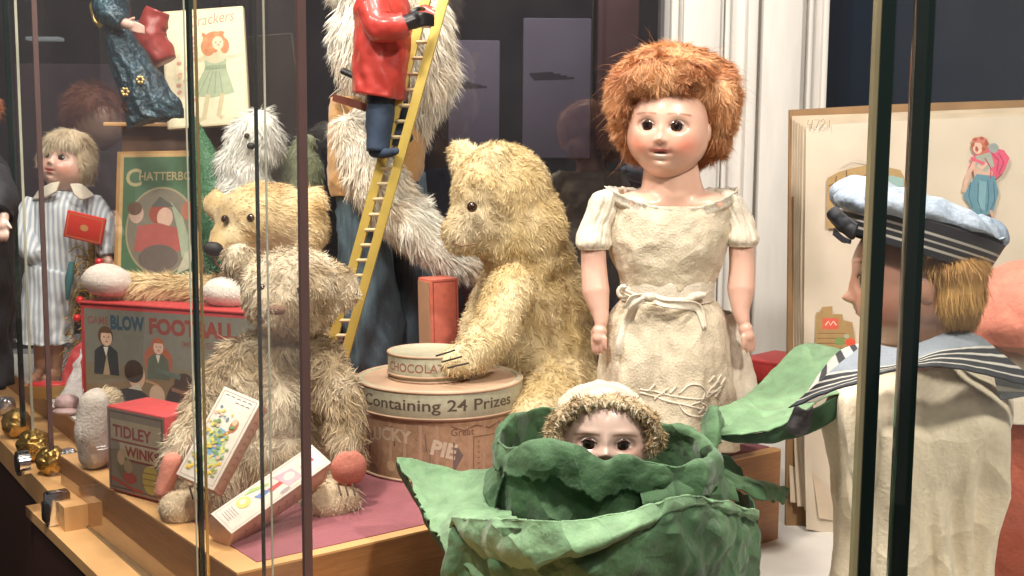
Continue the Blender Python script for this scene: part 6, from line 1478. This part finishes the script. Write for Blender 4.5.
wavem = striped.node_tree.nodes.get('Wave Texture'); wavem.bands_direction = 'X'; wavem.inputs['Distortion'].default_value = .4; wavem.inputs['Scale'].default_value = 42
tubepatch('shirt', [(66, 190, Yx + .01, 16, .03), (66, 205, Yx + .01, 34, .045), (64, 235, Yx + .01, 36, .05), (60, 265, Yx + .01, 32, .048), (58, 275, Yx + .01, 30, .046)], striped, ld, amp=.003, freq=30)
tubepatch('sleeve', [(36, 200, Yx, 10, .02), (28, 222, Yx - .01, 14, .024), (30, 245, Yx - .03, 13, .022), (38, 258, Yx - .045, 9, .018)], striped, ld, amp=.003)
tubepatch('sleeve', [(92, 200, Yx, 10, .02), (103, 222, Yx - .01, 13, .024), (106, 245, Yx - .025, 11, .02), (108, 256, Yx - .03, 8, .016)], striped, ld, amp=.003)
tubepatch('shorts', [(56, 268, Yx, 30, .045), (48, 300, Yx - .005, 26, .042), (46, 330, Yx - .01, 25, .040), (46, 341, Yx - .01, 26, .040)], striped, ld, amp=.003, fold=.05)
mb = MB()
for rows in ([[(60, 182, Yx - .038), (50, 184, Yx - .035), (40, 190, Yx - .02)], [(56, 192, Yx - .045), (44, 198, Yx - .040), (33, 200, Yx - .02)]], [[(70, 184, Yx - .038), (80, 184, Yx - .036), (88, 190, Yx - .02)], [(74, 194, Yx - .045), (82, 200, Yx - .042), (94, 196, Yx - .02)]]):
    mb.solid(patch(rows, 20, 10, .001, 60), .003)
mb.build('white_collar', linen2, ld, sharp=None)
V, F = blob([Cp([(106, 254, Yx - .03), (109, 262, Yx - .035)], [5, 5])] + [Cp([(105 + 3 * k, 264, Yx - .036), (104 + 3.2 * k, 270, Yx - .04), (103 + 3 * k, 275, Yx - .04)], [1.7, 1.5, 1.2]) for k in range(4)] + [Cp([(103, 260, Yx - .036), (100, 265, Yx - .04)], [1.9, 1.5])], .0015, 2); mb = MB(); mb.add(V, F, (.60, .38, .3)); mb.build('hand', porc, ld, sharp=None)
for px in (42, 55):
    V, F = blob([Cp([(px, 335, Yx), (px, 360, Yx), (px - 1, 384, Yx)], [9, 8, 5.5]), ('c', [Vector((K(px, 388, Yx).x, Yx, .010)), Vector((K(px, 388, Yx).x - .003, Yx - .025, .008))], [.009, .007])], .003, 3)
    mb = MB(); mb.add(V, F, (.50, .27, .18)); mb.build('leg', porc, ld, sharp=None)
TL, TR, BL, BR = K(70, 211, Yx - .065), K(107, 220, Yx - .060), K(60, 236, Yx - .06), K(100, 245, Yx - .055)
t, mp, wd, ht, C, U, V_, N, rot2 = quadbox('little_book', 'little bright red book held against the chest of the blond boy doll', 'book', TL, TR, BL, BR, .006, pm('bright_red_cloth', (.66, .05, .035), rough=.5, var=.1))
a = Art(mp); a.frame(.003, .003, wd - .003, ht - .003, .0008, (.62, .3, .12)); a.ell(wd / 2, ht / 2, .006, .005, (.62, .3, .12)); a.build('gilt_stamp', t)

# dark clothed doll cut by the left picture edge
Yv = 1.30
t = thing('doll', 'black clothed doll with a pale hand cut off by the left picture edge', 'doll', (*K(-22, 380, Yv).to_2d(), zb))
blk = pm('black_cloth', (.016, .015, .018), rough=.8, var=.3, bump=.2)
tubepatch('coat', [(-24, 150, Yv, 18, .03), (-22, 190, Yv, 34, .05), (-22, 260, Yv, 34, .05), (-24, 330, Yv, 30, .05), (-24, 385, Yv, 32, .05)], blk, t, amp=.004, fold=.05)
tubepatch('sleeve', [(-4, 170, Yv - .03, 10, .02), (6, 195, Yv - .05, 10, .02), (4, 214, Yv - .07, 8, .016)], blk, t)
V, F = blob([Cp([(4, 216, Yv - .07), (3, 226, Yv - .075)], [5, 5])] + [Cp([(-2 + 3.2 * k, 228, Yv - .075), (-2 + 3.2 * k, 236, Yv - .08), (-3 + 3 * k, 241, Yv - .078)], [1.9, 1.7, 1.4]) for k in range(4)] + [Cp([(7, 222, Yv - .075), (11, 228, Yv - .08)], [2, 1.6])], .0015, 2); mb = MB(); mb.add(V, F, (.60, .42, .34)); mb.build('hand', porc, t, sharp=None)
soft('head', [E(-36, 120, Yv, 26, 30, .03)], t, porc, (.6, .4, .3))
furry('hair', [E(-36, 108, Yv + .008, 30, 28, .034)], t, hairm, 5000, .014, .001, (.30, .10, .04), voxel=.004, seed=5, curl=1.4)
